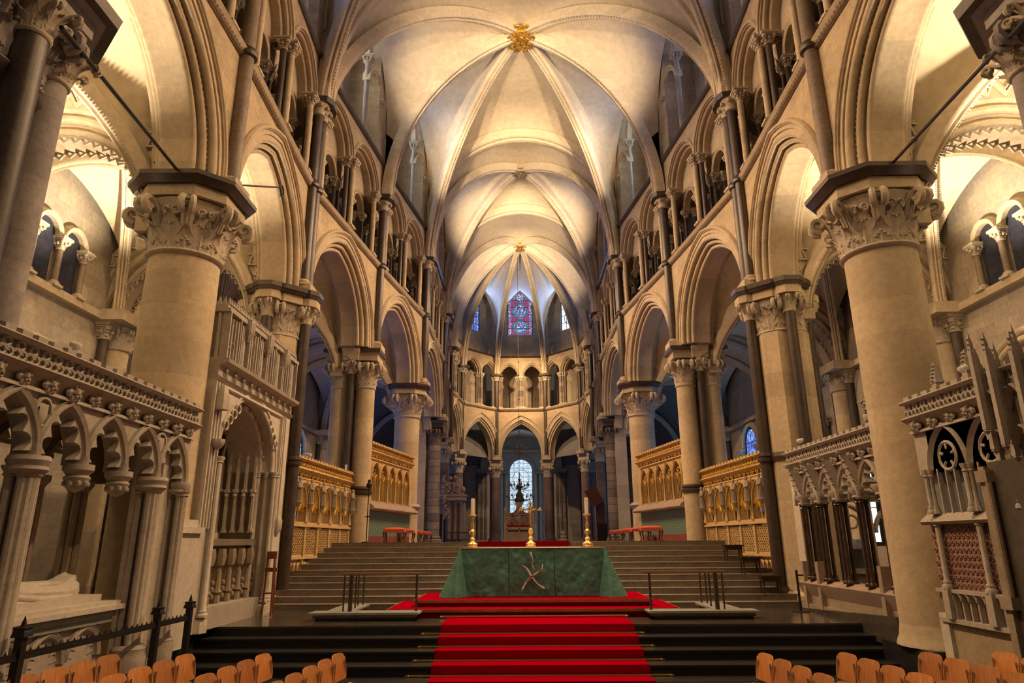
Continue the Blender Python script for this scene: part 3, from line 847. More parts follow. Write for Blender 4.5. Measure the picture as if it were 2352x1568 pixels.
# ---------------------------------------------------------------- vault
def curve(S, A, n=16, style=None):
    """from springing S up to crown A (3D points), circular if it rises more than it spans"""
    S = Vector(S); A = Vector(A); d = Vector((A.x-S.x, A.y-S.y, 0)); a = d.length; h = A.z-S.z; d = d/a if a > 1e-6 else Vector((1, 0, 0))
    out = []
    if style == 'round' and h > a:
        # stilted half circle
        k = max(2, int(n*.2)); st_ = h-a
        for i in range(k): out.append((0, st_*i/k, 1, 0))
        for i in range(n-k+1):
            q = pi/2*i/(n-k); out.append((a-a*cos(q), st_+a*sin(q), cos(q), -sin(q)))
    elif h <= a*1.12:
        # flattish diagonal rib
        P = 1.65
        for i in range(n+1):
            q = pi/2*i/n; out.append((a-a*cos(q)**(2/P), h*sin(q)**(2/P)))
        r_ = []
        for i in range(n+1):
            p, q = out[max(0, i-1)], out[min(n, i+1)]; dx, dz = q[0]-p[0], q[1]-p[1]; l = hypot(dx, dz); r_.append((out[i][0], out[i][1], dz/l, -dx/l))
        out = r_
    elif h > a:
        R = (a*a+h*h)/(2*a); th = acos((R-a)/R)
        for i in range(n+1):
            q = th*i/n; out.append((R-R*cos(q), R*sin(q), cos(q), -sin(q)))
    else:
        for i in range(n+1):
            q = pi/2*i/n; nx, nz = cos(q)/a, -sin(q)/h; l = hypot(nx, nz); out.append((a-a*cos(q), h*sin(q), nx/l, nz/l))
    # (point, inward/down normal)
    return [(S+d*u+Vector((0, 0, z)), (d*nx+Vector((0, 0, nz))).normalized()) for u, z, nx, nz in out], d
def rib_profile(w, dp):
    h = [(-.03, w*.5), (dp*.35, w*.5)] + [(dp*.62+dp*.26*cos(radians(q)), w*.30+w*.20*sin(radians(q))) for q in (100, 60, 20, -20, -60)] + [(dp*.72, w*.09), (dp*1.0, w*.05)]
    return h + [(a, -b) for a, b in h[::-1]]
def rib(mb, S, A, w=.40, dp=.40, n=18, style=None):
    C, d = curve(S, A, n, style); b = Vector((-d.y, d.x, 0)); pr = rib_profile(w, dp)
    return mb.frames(C, lambda i: [tuple(C[i][0]+C[i][1]*r+b*t) for r, t in pr])
def beads(mb, S, A, off, n=70, sz=.028, dp=.2):
    C, d = curve(S, A, n); b = Vector((-d.y, d.x, 0))
    for i in range(4, n):
        p = C[i][0]+C[i][1]*dp+b*off; mb.ball(tuple(p), sz, 4)
    return mb
def wallarch(S, A, n=16, stilt=.42):
    S = Vector(S); A = Vector(A); z1 = S.z+(A.z-S.z)*stilt
    C, d = curve((S.x, S.y, z1), A, n-4)
    return [S+(Vector((S.x, S.y, z1))-S)*i/4 for i in range(4)] + [c[0] for c in C]
def web(mb, c1, c2, m=6, bulge=.12, flip=False):
    rows = []
    for p, q in zip(c1, c2):
        rows.append([tuple(p+(q-p)*k/m+Vector((0, 0, bulge*sin(pi*k/m)*min(1, (q-p).length/3)))) for k in range(m+1)])
    rows[0] = [tuple(Vector(a)*.96+Vector(b)*.04) for a, b in zip(rows[0], rows[1])]
    if (Vector(rows[-1][0])-Vector(rows[-1][-1])).length < .01: rows[-1] = [tuple(Vector(a)*.96+Vector(b)*.04) for a, b in zip(rows[-1], rows[-2])]
    return mb.grid(rows, flip)
def sp_(k, off=.55, sg=1):
    """vault springing at node k: a little inside the wall face"""
    x, y = ND[k]; q = .62 if k not in (7, 8) else .5
    v = Vector((1, 0)) if k not in (7, 8) else (Vector((0, 43.2))-Vector((x, y))).normalized()
    return Vector(((x+v.x*q)*sg, y+v.y*q, ZC))
def pts(c): return [p for p, _ in c[0]]
def boss_mesh(r):
    m = MB(); rnd = random.Random(3)
    m.lathe([(r*.2, r*.5), (r*.62, r*.3), (r*.72, 0), (r*.62, -r*.25), (r*.3, -r*.42), (r*.1, -r*.45)], 20)
    for ringr, zz, k, s in ((.95, .05, 12, .20), (.8, -.3, 11, .17), (.5, -.5, 8, .16), (.2, -.62, 4, .14)):
        for i in range(k):
            a = 2*pi*i/k+ringr*3
            vr = r*s
            Mv = Matrix.Translation((r*ringr*cos(a), r*ringr*sin(a), r*zz)) @ Matrix.Rotation(a, 4, 'Z') @ Matrix.Rotation(.6+rnd.random()*1.5, 4, 'X')
            volute(m, Mv, vr, vr*.34, 11, 1.3)
            m.ball((r*ringr*1.08*cos(a+.2), r*ringr*1.08*sin(a+.2), r*zz), vr*.35, 6)
    return m
def vault_bay(name, label, crown, ribs, cells, boss=None, trans=(), wr=.42):
    """ribs: list of springings joined to the crown; cells: (springA, springB, apex or None for a wall arch)"""
    o = thing(name, label, 'rib vault', base=tuple(crown), kind='thing')
    for S in ribs:
        part('rib', rib(MB(), S, crown, wr, .40 if wr > .3 else .28), M['rib'], o)
        part('bead_band', beads(MB(), S, crown, .12, 90, .03, .37 if wr > .3 else .25), M['carve'], o)
    for (A, B, ap) in trans:
        t = MB(); rib(t, A, ap, .66, .42, style='round'); rib(t, B, ap, .66, .42, style='round'); part('transverse_rib', t, M['rib'], o)
    w = MB()
    for (A, B, ap, kind) in cells:
        ap = Vector(ap)
        for S in (A, B):
            c1 = pts(curve(S, ap, 16, 'round')) if kind == 'open' else wallarch(S, ap)
            c2 = pts(curve(S, crown))
            web(w, c1, c2, 8, .18)
    part('web', w, M['vault'], o, ang=60)
    if boss:
        b = part('boss', MB().merge(boss_mesh(boss[0]), T(crown.x, crown.y, crown.z-(.36 if boss[0] > .3 else .12))), M[boss[1]], o, label='gilded foliage boss at the crown of the ribs')
    return o

def both(k): return sp_(k), sp_(k, sg=-1)
VL, VR = {}, {}
for k in range(9): VL[k], VR[k] = both(k)
VL['W'] = Vector((-5.83, 1.2, ZC)); VR['W'] = Vector((5.83, 1.2, ZC))
def mid(k, z): return Vector((0, VL[k].y, z))
def wapex(a, b, z=ZV-.15):
    return (a+b)/2*Vector((1, 1, 0)) if False else Vector(((a.x+b.x)/2, (a.y+b.y)/2, z))
def build_vaults():
    # nearest bay (only its far edge shows), great six-ribbed bay, four-ribbed bay, apse
    def six(name, label, a, b, c, zc, boss):
        cr = Vector((0, VL[b].y, zc))
        cells = [(VL[a], VR[a], mid(a, ZV-.25), 'open'), (VL[c], VR[c], mid(c, ZV-.25), 'open')]
        for V in (VL, VR):
            cells += [(V[a], V[b], wapex(V[a], V[b]), 'wall'), (V[b], V[c], wapex(V[b], V[c]), 'wall')]
        return vault_bay(name, label, cr, [V[k] for V in (VL, VR) for k in (a, b, c)], cells, boss, [(VL[c], VR[c], mid(c, ZV-.25))])
    six('rib_vault', 'near bay of cream vaulting at the very top edge of the picture', 0, 1, 2, 22.0, (.5, 'bossgilt'))
    six('rib_vault', 'great six-ribbed cream vault with the largest gilded boss', 2, 3, 4, 22.0, (.62, 'bossgilt'))
    cr = Vector((0, 32.2, 21.55))
    cells = [(VL[4], VR[4], mid(4, ZV-.25), 'open'), (VL[5], VR[5], mid(5, ZV-.1), 'open')] + [(V[4], V[5], wapex(V[4], V[5]), 'wall') for V in (VL, VR)]
    vault_bay('rib_vault', 'middle four-ribbed cream vault with a small grey and gold boss', cr, [VL[4], VR[4], VL[5], VR[5]], cells, (.42, 'boss2'), [(VL[5], VR[5], mid(5, ZV-.1))])
    cr = Vector((0, 42.6, 21.95))
    cells = [(VL[5], VR[5], mid(5, ZV-.1), 'open')]
    for V in (VL, VR):
        cells += [(V[5], V[6], wapex(V[5], V[6]), 'wall'), (V[6], V[7], wapex(V[6], V[7], ZV-.3), 'wall'), (V[7], V[8], wapex(V[7], V[8], 21.2), 'wall')]
    cells += [(VL[8], VR[8], wapex(VL[8], VR[8], 21.2), 'wall')]
    vault_bay('rib_vault', 'farthest star of ribs over the apse, meeting at a gold boss', cr, [V[k] for V in (VL, VR) for k in (5, 6, 7, 8)], cells, (.5, 'bossgilt'))

def vault_shafts():
    spec = {1: ((0,),), 2: ((-.17, .17),), 3: ((0,),), 4: ((-.17, .17),), 5: ((-.16, .16),), 6: ((0,),), 7: ((0,),), 8: ((0,),), 0: ((-.17, .17),)}
    nm = {0: 'at the near edge', 1: 'rising from the big round column', 2: 'rising from the octagonal pier', 3: 'rising from the twin columns', 4: 'rising from the stout round column',
          5: 'rising from the banded marble column', 6: 'in the last straight bay', 7: 'over the outer apse column', 8: 'over the inner apse column'}
    for side, sg in SIDES:
        for k, ((offs),) in spec.items():
            x, y = ND[k]
            v = Vector((1, 0)) if k < 7 else (Vector((0, 43.2))-Vector((x, y))).normalized()
            u = Vector((-v.y, v.x)); zb = ZA + {5: -.12, 6: -.35, 7: -.5, 8: -.6}.get(k, 0)
            q = .66 if k < 7 else .56
            c = Vector((x, y))+v*q
            o = thing('vault_shaft', 'dark marble wall shaft on the %s, %s' % (side, nm[k]), 'wall shaft', base=(c.x*sg, c.y, zb))
            for s in offs:
                p = c+u*s; X = p.x*sg
                r = .135 if len(offs) > 1 else .15
                sh = part('shaft', MB().lathe([(r, zb+.3), (r, ZC-.5)], 16, (X, p.y, 0)), M['marble'] if k not in (1,) else M['marble3'], o)
                part('base', MB().lathe([(r*1.6, zb+.16), (r*1.6, zb+.2), (r*1.25, zb+.24), (r*1.35, zb+.29), (r, zb+.34)], 16, (X, p.y, 0)), M['mould'], sh)
                part('shaft_ring', MB().lathe([(r, ZS-.1), (r*1.45, ZS-.07), (r*1.5, ZS), (r*1.3, ZS+.03), (r*1.45, ZS+.08), (r, ZS+.13)], 16, (X, p.y, 0)), M['marble'], sh)
            ang = atan2(v.y, v.x*sg)
            part('pedestal', MB().prism([(-.3, -.34), (.24, -.34), (.24, .34), (-.3, .34)], zb, zb+.2, M=T(c.x*sg, c.y, 0, ang)), M['mould'], o)
            capm = MB()
            cm = MB().lathe([(.15, 0), (.2, .02), (.17, .05), (.2, .25), (.3, .36)], 14)
            for i in range(6):
                a = 2*pi*i/6; cm.ball((.26*cos(a), .26*sin(a), .26), .07, 6)
            for s in ((0,) if len(offs) == 1 else offs): capm.merge(cm, T((c.x+u.x*s)*sg, c.y+u.y*s, ZC-.52))
            part('capital', capm, M['carve'], o)
            part('abacus', MB().prism([(-.25, -.48), (.30, -.42), (.42, -.2), (.42, .2), (.30, .42), (-.25, .48)], ZC-.15, ZC, M=T(c.x*sg, c.y, 0, ang), k=1.05), M['marble'], o)

fr_th = {}
for (i, j) in (('W', 0), (0, 1), (1, 2), (2, 3), (3, 4), (4, 5), (5, 6), (6, 7), (7, 8)):
    fr, th = arcade_bay(i, j)
    if i != 'W':
        triforium(i, j, th, apse=(i in (6, 7)))
        if i in (0, 1, 2, 3, 4, 5): clerestory(i, j, th, glass={2: ('warmday', 'side'), 3: ('day', 'day'), 4: ('blue', 'blue')}.get(i, ('side', 'side')))
fr, th = arcade_bay(8, 9, sides=(('left', 1),))
triforium(8, 9, th, sides=(('left', 1),), apse=True)
build_vaults(); vault_shafts()

# apse clerestory: three big stained windows and plain walls round them
def apse_clerestory():
    for (i, j, sides, gl) in ((7, 8, SIDES, ('blue', 'pale')), (8, 9, (('left', 1),), ('apse', 'apse')), (6, 7, SIDES, ('blue', 'blue'))):
        fr = Fr(ND[i], ND[j]); tb = -.55; L = fr.L/2+.25; ww = 1.98; wz = 17.95; wh = 4.15
        if i != 8: ww = 1.7
        P = arc(ww/2, ww*.62, 8); S = [(-L, 0), (-ww/2-1e-3, 0)]+[(s, z) for s, z, _, _ in P]+[(ww/2+1e-3, 0), (L, 0)]
        def rows(t): return [[fr.p(s, t, (wz+wh-ww*.62+z) if -ww/2 <= s <= ww/2 else ZK-.1) for s, z in S], [fr.p(s, t, 23) for s, z in S]]
        wall = MB().slab(rows(tb), rows(tb-.6))
        low = MB().frames([0, 1], lambda q: [fr.p((-ww/2, ww/2)[q], t, z) for t, z in ((tb-.6, ZK-.1), (tb, ZK-.1), (tb, wz), (tb-.6, wz+.2))])
        fl = MB().frames([0, 1], lambda q: [fr.p((-L, L)[q], t, z) for t, z in ((tb-.6, ZK-.12), (.46, ZK-.12), (.46, ZK+.08), (tb-.6, ZK+.08))])
        aw = min(fr.L/2-.28, 1.6); ar = MB(); sweep(ar, fr, 0, 19.6, aw, aw*1.25, [(0, .02), (0, .2)]+roll(.03, .28, .06, 200, 20, 4)+[(.12, .4), (.2, .4), (.2, .02)], 8)
        # reveal between arch and window wall
        for side, sg in sides:
            wn = 'wall_%s' % ('back' if i == 8 else side)
            struct(wn, emit(sg, wall), M['shade']); struct(wn, emit(sg, low), M['stone']); struct('floor', emit(sg, fl), M['stone'])
            c = fr.p(0, tb-.12, wz); rz = atan2(fr.d.y, fr.d.x*sg)
            window((c[0]*sg, c[1], wz), rz if sg == 1 else rz+pi, ww, wh, G[gl[0 if sg == 1 else 1]], (3, 7), pointed=True, medals=(.56, 1.33, .05) if i == 8 else (.5, 1.45, .2))
            base = fr.p(0, .2, ZK)
            o = thing('wall_rib', {8: 'pointed arch framing the crimson and blue window of the apse', 7: 'pointed arch framing the %s apse window' % side, 6: 'pointed arch half hidden at the %s of the apse windows' % side}[i], 'arch', base=(base[0]*sg, base[1], ZK))
            part('arch', emit(sg, ar), M['mould'], o)
            for q in (-1, 1):
                p = fr.p(q*(aw+.05), .25, ZK); put_colonnette(o, p[0]*sg, p[1], ZK+.08, 19.6, .085, 'grey')
apse_clerestory()
# ---------------------------------------------------------------- floors and stairs
def boxo(x0, x1, y0, y1, z0, z1): return MB().box(x0, x1, y0, y1, z0, z1)
struct('floor', boxo(-12.5, 12.5, -3, 13.5, -.2, .12), M['floor'])
fe = [(13.16, .75), (12.73, .595), (12.30, .44), (11.84, .286), (11.38, .131)]
for k, (y, z) in enumerate(fe):
    nx = 6.75+.2*k if k < 3 else 7.2
    xl = -6.2-.15*k
    yb = fe[k-1][0]+.02 if k else 16.3
    m = MB().box(xl, nx-.0, y+.02, yb, 0, z-.035)
    m.box(xl, nx, y, yb, z-.035, z)
    if k == 0:
        m = MB().box(xl, nx, y+.01, yb, z-.035, z); solo('step_riser', MB().box(xl, nx, y, y+.5, 0, z-.03), M['dstep'], 'black marble riser directly under the edge of the altar landing', 'step')
        solo('floor_step', m, M['floor'], 'dark polished landing that carries the altar dais, top of the front steps', 'step', kind='thing')
    else:
        solo('step', m, M['dstep'], ['', 'highest black marble step, just below the altar landing', 'second black marble step below the altar landing', 'third black marble step below the altar landing', 'lowest black marble step, partly behind the chair backs'][k], 'step', group='black front steps')
struct('floor', boxo(-6.9, 6.9, 13.4, 23, .0, .745), M['floor'])
ue = [16.05, 16.4, 16.72, 17.05, 17.38, 17.75, 18.2, 18.75, 19.35, 19.95, 20.6]
nth = ['lowest', 'second', 'third', 'fourth', 'fifth', 'sixth', 'seventh', 'eighth', 'ninth', 'tenth', 'topmost']
for k, y in enumerate(ue):
    z = .75+.131*(k+1); yb = ue[k+1]+.03 if k < 10 else 24
    m = MB().box(-6.1, 6.1, y, yb, z-.131, z-.02); m.box(-6.1, 6.1, y-.006, yb, z-.02, z)
    solo('stair_step', m, M['step'], 'worn grey stone stair behind the altar, %s of eleven%s' % (nth[k], '' if k in (0, 10) else ' from the bottom'), 'step', group='grey stairs behind the altar')
struct('floor', boxo(-12.5, 12.5, 22.5, 66, 1.9, 2.19), M['step'])
struct('floor', boxo(-12.5, -6.2, 13, 22.6, -.2, .7), M['floor']); struct('floor', boxo(6.2, 12.5, 13, 22.6, -.2, .7), M['floor'])

# ---------------------------------------------------------------- aisles
def chevron(mb, A, B, zs, a, h, r, amp, n, rad=.05, ty=0):
    """zigzag moulding on an arch standing in the plane x (across the aisle) at y = A"""
    P = arc(a, h, n)
    pts_ = []
    for k, (s, z, ns, nz) in enumerate(P):
        q = r+(amp if k % 2 else -amp); l = hypot(ns, nz)
        pts_.append((B+s+ns/l*q, A+ty, zs+z+nz/l*q))
    mb.tube(pts_, rad, 5)
XO = -10.9
ANAME = {1: 'first', 2: 'second', 3: 'third', 4: 'fourth', 5: 'fifth'}
def aisle():
    ys = {0: 6.2, 1: 11.5, 2: 16.9, 3: 22.6, 4: 28.3, 5: 36.1}
    zsp = 7.9
    for side, sg in SIDES:
        for k, y in ys.items():
            xi = ND[k][0]-.65; xo = XO+.1; c = (xi+xo)/2; a = (xi-xo)/2-.1
            h = 10.35-zsp-.0
            frx = Fr((xo, y), (xi, y))
            m = MB(); prof = [(0, -.30), (0, .30)]+roll(.09, .33, .07, 200, 20, 4)+[(.2, .34), (.2, .42)]+roll(.30, .44, .08, 200, 20, 4)+[(.42, .46), (.45, .56), (.85, .58), (.88, .40), (.88, -.40), (.85, -.58), (.45, -.56), (.42, -.46), (.2, -.42), (.2, -.34), (.0, -.30)]
            sweep(m, frx, 0, zsp, a, a*1.0, prof, 12)
            z = MB()
            if k <= 3:
                for ty in (-.60, .60):
                    chevron(z, y, c, zsp, a, a, .64, .13, 20, .055, ty); chevron(z, y, c, zsp, a, a, .74, .13, 20, .035, ty)
                chevron(z, y, c, zsp, a, a, -.03, .05, 26, .035, -.25); chevron(z, y, c, zsp, a, a, -.03, .05, 26, .035, .25)
            o = thing('transverse_arch', 'zigzag-carved arch across the %s aisle, %s from the camera' % (side, {0: 'nearest', 1: 'second', 2: 'third', 3: 'fourth', 4: 'fifth', 5: 'sixth'}[k]), 'arch', base=(c*sg, y, zsp))
            part('archivolt', emit(sg, m), M['mould'], o)
            if k <= 3: part('zigzag_band', emit(sg, z), M['carve'], o)
            sp = spandrel(frx, a+.8, a+.8, zsp, zsp, 11.2, -.32, .32, L=frx.L+.5)
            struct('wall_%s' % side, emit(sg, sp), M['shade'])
            # respond on the outer wall
            o = thing('wall_respond', 'half column with leafy capital on the outer wall of the %s aisle, %s' % (side, {0: 'nearest', 1: 'second nearest', 2: 'third', 3: 'fourth', 4: 'fifth', 5: 'farthest'}[k]), 'column', base=((XO+.2)*sg, y, 0))
            zb = 0 if k < 2 else .7 if k < 3 else 2.19
            s = part('shaft', MB().lathe([(.34, zb), (.32, zsp-.9)], 20, ((XO+.12)*sg, y, 0)), M['colstone'], o)
            part('capital', MB().merge(big_capital(.32, .5, .62, 8, rich=False), T((XO+.15)*sg, y, zsp-.9)), M['carve'], o, ang=50)
            for q in (-.55, .55):
                part('side_shaft', MB().lathe([(.12, zb), (.12, zsp-.7)], 12, ((XO+.12)*sg, y+q, 0)), M['marble'], o)
                part('side_capital', MB().merge(small_capital(.12, 0, .42), T((XO+.12)*sg, y+q, zsp-.72)), M['carve'], o)
            part('abacus', MB().box((XO-.2)*sg if sg == 1 else (XO+.75)*sg, (XO+.75)*sg if sg == 1 else (XO-.2)*sg, y-.95, y+.95, zsp-.3, zsp-.02), M['mould'], o)
            part('inner_abacus', MB().box(min((xi-.1)*sg, (xi+.3)*sg), max((xi-.1)*sg, (xi+.3)*sg), y-.5, y+.5, zsp-.3, zsp-.02), M['mould'], o)
        keys = sorted(ys)
        for a_, b_ in zip(keys, keys[1:]):
            ya, yb = ys[a_], ys[b_]
            xi0, xi1 = ND[a_][0]-.48, ND[b_][0]-.48; xo = XO+.2
            S = [Vector((xi0*sg, ya+.3, zsp)), Vector((xi1*sg, yb-.3, zsp)), Vector((xo*sg, yb-.3, zsp)), Vector((xo*sg, ya+.3, zsp))]
            cr = Vector((sum(s.x for s in S)/4-.5*sg, (ya+yb)/2-.35, 10.85))
            zt = 10.62
            cells = [(S[0], S[1], (S[0]+S[1])/2*Vector((1, 1, 0))+Vector((0, 0, 11.12)), 'wall'), (S[2], S[3], Vector((xo*sg, cr.y, 10.6)), 'wall'),
                     (S[0], S[3], Vector((cr.x, ya+.3, zt)), 'open'), (S[1], S[2], Vector((cr.x, yb-.3, zt)), 'open')]
            lab = 'small rib vault over the %s aisle, %s' % (side, {0: 'nearest bay', 1: 'behind the big round column', 2: 'beside the octagonal pier', 3: 'past the twin columns', 4: 'farthest bay'}[a_])
            vault_bay('aisle_vault', lab, cr, S, cells, (.2, 'gilt'), (), .26)
        # outer wall, its windows, blind arcade and string
        W = MB().box(min(XO*sg, (XO-.5)*sg), max(XO*sg, (XO-.5)*sg), -2, 62, -.2, 12)
        struct('wall_%s' % side, W, M['shade'])
        st = MB().box(min((XO+.12)*sg, XO*sg), max((XO+.12)*sg, XO*sg), -2, 62, 4.3, 4.45).box(min((XO+.2)*sg, XO*sg), max((XO+.2)*sg, XO*sg), -2, 62, 7.62, 7.8)
        struct('trim_4', st, M['mould'])
        for a_, b_ in zip(keys, keys[1:]):
            yc = (ys[a_]+ys[b_])/2
            fr = Fr(((XO+.02)*1, yc-2.2), ((XO+.02)*1, yc+2.2), 1)
            m = MB()
            if a_ <= 1:
                # blind arches low on the wall and a small pair of dark openings above
                m2 = MB(); dk = MB()
                for q in (-.46, .46):
                    sweep(m2, fr, q, 9.0, .33, .33, [(0, 0), (0, .12), (.1, .16), (.16, .05), (.16, 0)], 7)
                o = thing('blind_arch', 'pair of small round-headed openings high in the %s aisle wall, %s' % (side, ('nearer pair', 'farther pair')[a_]), 'arch', base=((XO)*sg, yc, 7.8))
                part('arch', emit(sg, m2), M['mould'], o)
                for q in (-.86, 0, .86): put_colonnette(o, (XO+.12)*sg, yc+q, 7.8, 9.0, .075, 'marble3')
                for q in (-.46, .46):
                    P = arc(.33, .33, 7); poly = [(-.33, 7.82)]+[(s, 9.0+z) for s, z, _, _ in P]+[(.33, 7.82)]
                    g = MB(); n = len(poly); g.add([((XO+.03), yc+q+a, b) for a, b in poly]+[((XO-.02), yc+q+a, b) for a, b in poly], [tuple(range(n)), tuple(range(2*n-1, n-1, -1))])
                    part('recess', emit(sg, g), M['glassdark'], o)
                m = MB(); sweep(m, fr, 0, 4.6, 1.55, 1.7, [(0, 0), (0, .1)]+roll(.08, .12, .07, 200, 0)+[(.2, .02)]+roll(.28, .08, .07, 200, 0)+[(.4, .02), (.4, 0)], 12)
                o = thing('wall_arch', 'large blind pointed arch on the lower wall of the %s aisle, %s' % (side, ('nearer', 'farther')[a_]), 'arch', base=((XO)*sg, yc, 3)); part('archivolt', emit(sg, m), M['mould'], o)
            gl = 'dim' if a_ < 2 else ('blue' if side == 'left' else 'blue')
            if a_ > 1: window(((XO+.06)*sg, yc, 3.4 if a_ > 1 else 2.1), pi/2, 1.5, 3.9 if a_ > 1 else 2.3, G['dim'] if side == 'left' or a_ == 1 else G['blue'], (2, 6))
            if a_ > 1:
                m = MB(); sweep(m, fr, 0, 6.4, .95, 1.0, [(0, 0), (0, .12)]+roll(.08, .14, .06, 200, 0)+[(.22, .05), (.22, 0)], 10)
                o = thing('window_arch', 'shafted arch round a blue window in the %s aisle, %s' % (side, {2: 'near one', 3: 'middle one', 4: 'far one'}[a_]), 'arch', base=((XO)*sg, yc, 3)); part('arch', emit(sg, m), M['mould'], o)
                for q in (-1.05, 1.05, -1.35, 1.35): put_colonnette(o, (XO+.14)*sg, yc+q, 2.8, 6.4, .09, 'marble')
aisle()

# ---------------------------------------------------------------- ambulatory and the far chapel
def ambulatory():
    # outer ring wall behind the apse, opening into the chapel
    ring = []
    R = 9.3; cy = 46.
    for side, sg in SIDES:
        m = MB(); pts_ = [(-10.9, 36), (-10.6, 44), (-9.6, 49), (-7.6, 53), (-5.2, 55.5), (-3.3, 56.6)]
        for p, q in zip(pts_, pts_[1:]):
            f = Fr(p, q); m.frames([0, 1], lambda k: [f.p((-f.L/2-.05, f.L/2+.05)[k], t, z) for t, z in ((0, 1.9), (0, 11.2), (-.5, 11.2), (-.5, 1.9))])
        struct('wall_back', emit(sg, m), M['shade'])
        for i, p in enumerate(pts_[1:]):
            v = (Vector((0, 44))-Vector(p)).normalized(); c = Vector(p)+v*.35
            o = thing('wall_shaft_cluster', 'black shaft cluster in the dark passage behind the apse, %s side, %s' % (side, ('first', 'second', 'third', 'fourth', 'beside the chapel opening')[i]), 'wall shaft', base=(c.x*sg, c.y, 2.19))
            for s in (-.3, 0, .3):
                u = Vector((-v.y, v.x)); put_colonnette(o, (c.x+u.x*s)*sg, c.y+u.y*s+(.0 if s else -.0), 2.19, 7.9, .11, 'marble' if i < 4 else 'marble2')
            # ribs of the passage vault
            k = {0: 6, 1: 6, 2: 7, 3: 7, 4: 8}[i]
            S = Vector((c.x*sg, c.y, 7.9)); E = Vector((ND[k][0]*sg*1.06, ND[k][1]+.4, 7.9)); ap = (S+E)/2; ap.z = 10.4
            rb = MB(); rib(rb, S, ap, .3, .25); rib(rb, E, ap, .3, .25)
            part('passage_rib', rb, M['rib'], o)
        # passage vault surface
        inner = [(-4.9, 36.4), (-5.2, 42.8), (-4.7, 48), (-3.4, 49.8), (-2.05, 51.3), (-1.9, 51.4)]
        rows = []
        for p, q in zip(pts_, inner):
            rows.append([(p[0]+(q[0]-p[0])*t, p[1]+(q[1]-p[1])*t, 8.2+2.5*sin(pi*t)) for t in [i/8 for i in range(9)]])
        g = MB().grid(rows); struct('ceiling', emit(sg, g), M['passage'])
    # chapel: side walls, back wall with tall window, ceiling
    yb = 63.
    fr = Fr((-3.4, yb), (3.4, yb)); w = 2.15; wz = 2.6; wh = 6.9
    P = arc(w/2, w/2, 8); S = [(-3.4, 0), (-w/2-1e-3, 0)]+[(s, z) for s, z, _, _ in P]+[(w/2+1e-3, 0), (3.4, 0)]
    def rows(t): return [[fr.p(s, t, (wz+wh-w/2+z) if -w/2 <= s <= w/2 else 2.0) for s, z in S], [fr.p(s, t, 16) for s, z in S]]
    struct('wall_back', MB().slab(rows(.0), rows(-.6)), M['chapel'])
    window((0, yb+.15, wz), 0, w, wh, G['corona'], (5, 17), medals=(.75, 1.9, .4))
    zig = MB(); pz = []
    for k, (s, z, ns, nz) in enumerate(arc(w/2+.3, w/2+.3, 18)):
        q = .07 if k % 2 else -.07; pz.append((s+ns*q, yb-.06, wz+wh-w/2+z+nz*q))
    zig.tube(pz, .045, 5)
    o = thing('window_surround', 'zigzag arch and pale shafts round the bright tall window in the far chapel', 'arch', base=(0, yb, 2.19)); part('zigzag_band', zig, M['pale'], o)
    for q in (-1.35, 1.35, -1.75, 1.75): put_colonnette(o, q, yb-.2, 2.19, 8.3, .1, 'pale')
    for side, sg in SIDES:
        m = MB(); p_ = [(-2.9, 56.4), (-3.2, 60), (-3.2, 63.2)]
        for p, q in zip(p_, p_[1:]):
            f = Fr(p, q); m.frames([0, 1], lambda k: [f.p((-f.L/2-.05, f.L/2+.05)[k], t, z) for t, z in ((0, 1.9), (0, 16), (-.5, 16), (-.5, 1.9))])
        struct('wall_back', emit(sg, m), M['pale'])
        o = thing('chapel_shaft', 'pair of thin pale shafts at the %s jamb of the far chapel' % side, 'wall shaft', base=(-2.7*sg, 56.4, 2.19))
        for y in (56.3, 59.): put_colonnette(o, -2.75*sg, y, 2.19, 9.6, .12, 'pale')
    struct('ceiling', MB().grid([[(x, y, 11.6-.12*x*x) for x in (-3.4, -2, -1, 0, 1, 2, 3.4)] for y in (55.5, 59, 63.2)]), M['vault'])
    tri = MB().box(-3, 3, yb-.4, yb-.05, 10.1, 10.3)
    struct('trim_5', tri, M['pale'])
    # wall over the chapel mouth
    f = Fr((-3.4, 56.4), (3.4, 56.4)); a = 2.4
    struct('wall_back', spandrel(f, a, 2.6, 8.6, 8.6, 13, -.2, .2), M['shade'])
ambulatory()
# end walls closing the aisles behind the apse
for side, sg in SIDES:
    struct('ceiling', MB().box(min(-11.4*sg, -6.6*sg), max(-11.4*sg, -6.6*sg), -2, 37, 11.2, 11.4), M['shade'])
# ---------------------------------------------------------------- carved stone screens
def flower_mesh(r, seed=0):
    m = MB(); rnd = random.Random(seed)
    for i in range(6):
        a = 2*pi*i/6+.3
        m.ball((r*.55*cos(a), -.25*r-.05*r*(i % 2), r*.55*sin(a)), r*.42, 8, (1, .7, 1))
        m.tube([(0, -.3*r, 0), (r*.5*cos(a), -.65*r, r*.5*sin(a)), (r*.95*cos(a), -.3*r, r*.95*sin(a))], [r*.12, r*.15, r*.05], 4)
    m.ball((0, -.5*r, 0), r*.35, 6)
    return m
def oriented(fr, s, t, z, nrm_t=1):
    """matrix: local x along s, local -y towards +t, local z up"""
    p = fr.p(s, t, z); X = Vector((fr.d.x, fr.d.y, 0)); Y = -Vector((fr.t.x, fr.t.y, 0)); Z = Vector((0, 0, 1))
    m = Matrix((X, Y, Z)).transposed().to_4x4(); m.translation = Vector(p); return m
def small(parent, name, me, fr, s, t, z, sc=1.0, mat=None):
    o = bpy.data.objects.new(name, me); COL.objects.link(o); o.parent = parent
    m = oriented(fr, s, t, z); m.translation = m.translation-Vector(parent['_o']); o.matrix_local = m @ Matrix.Diagonal((sc, sc, sc, 1)); return o
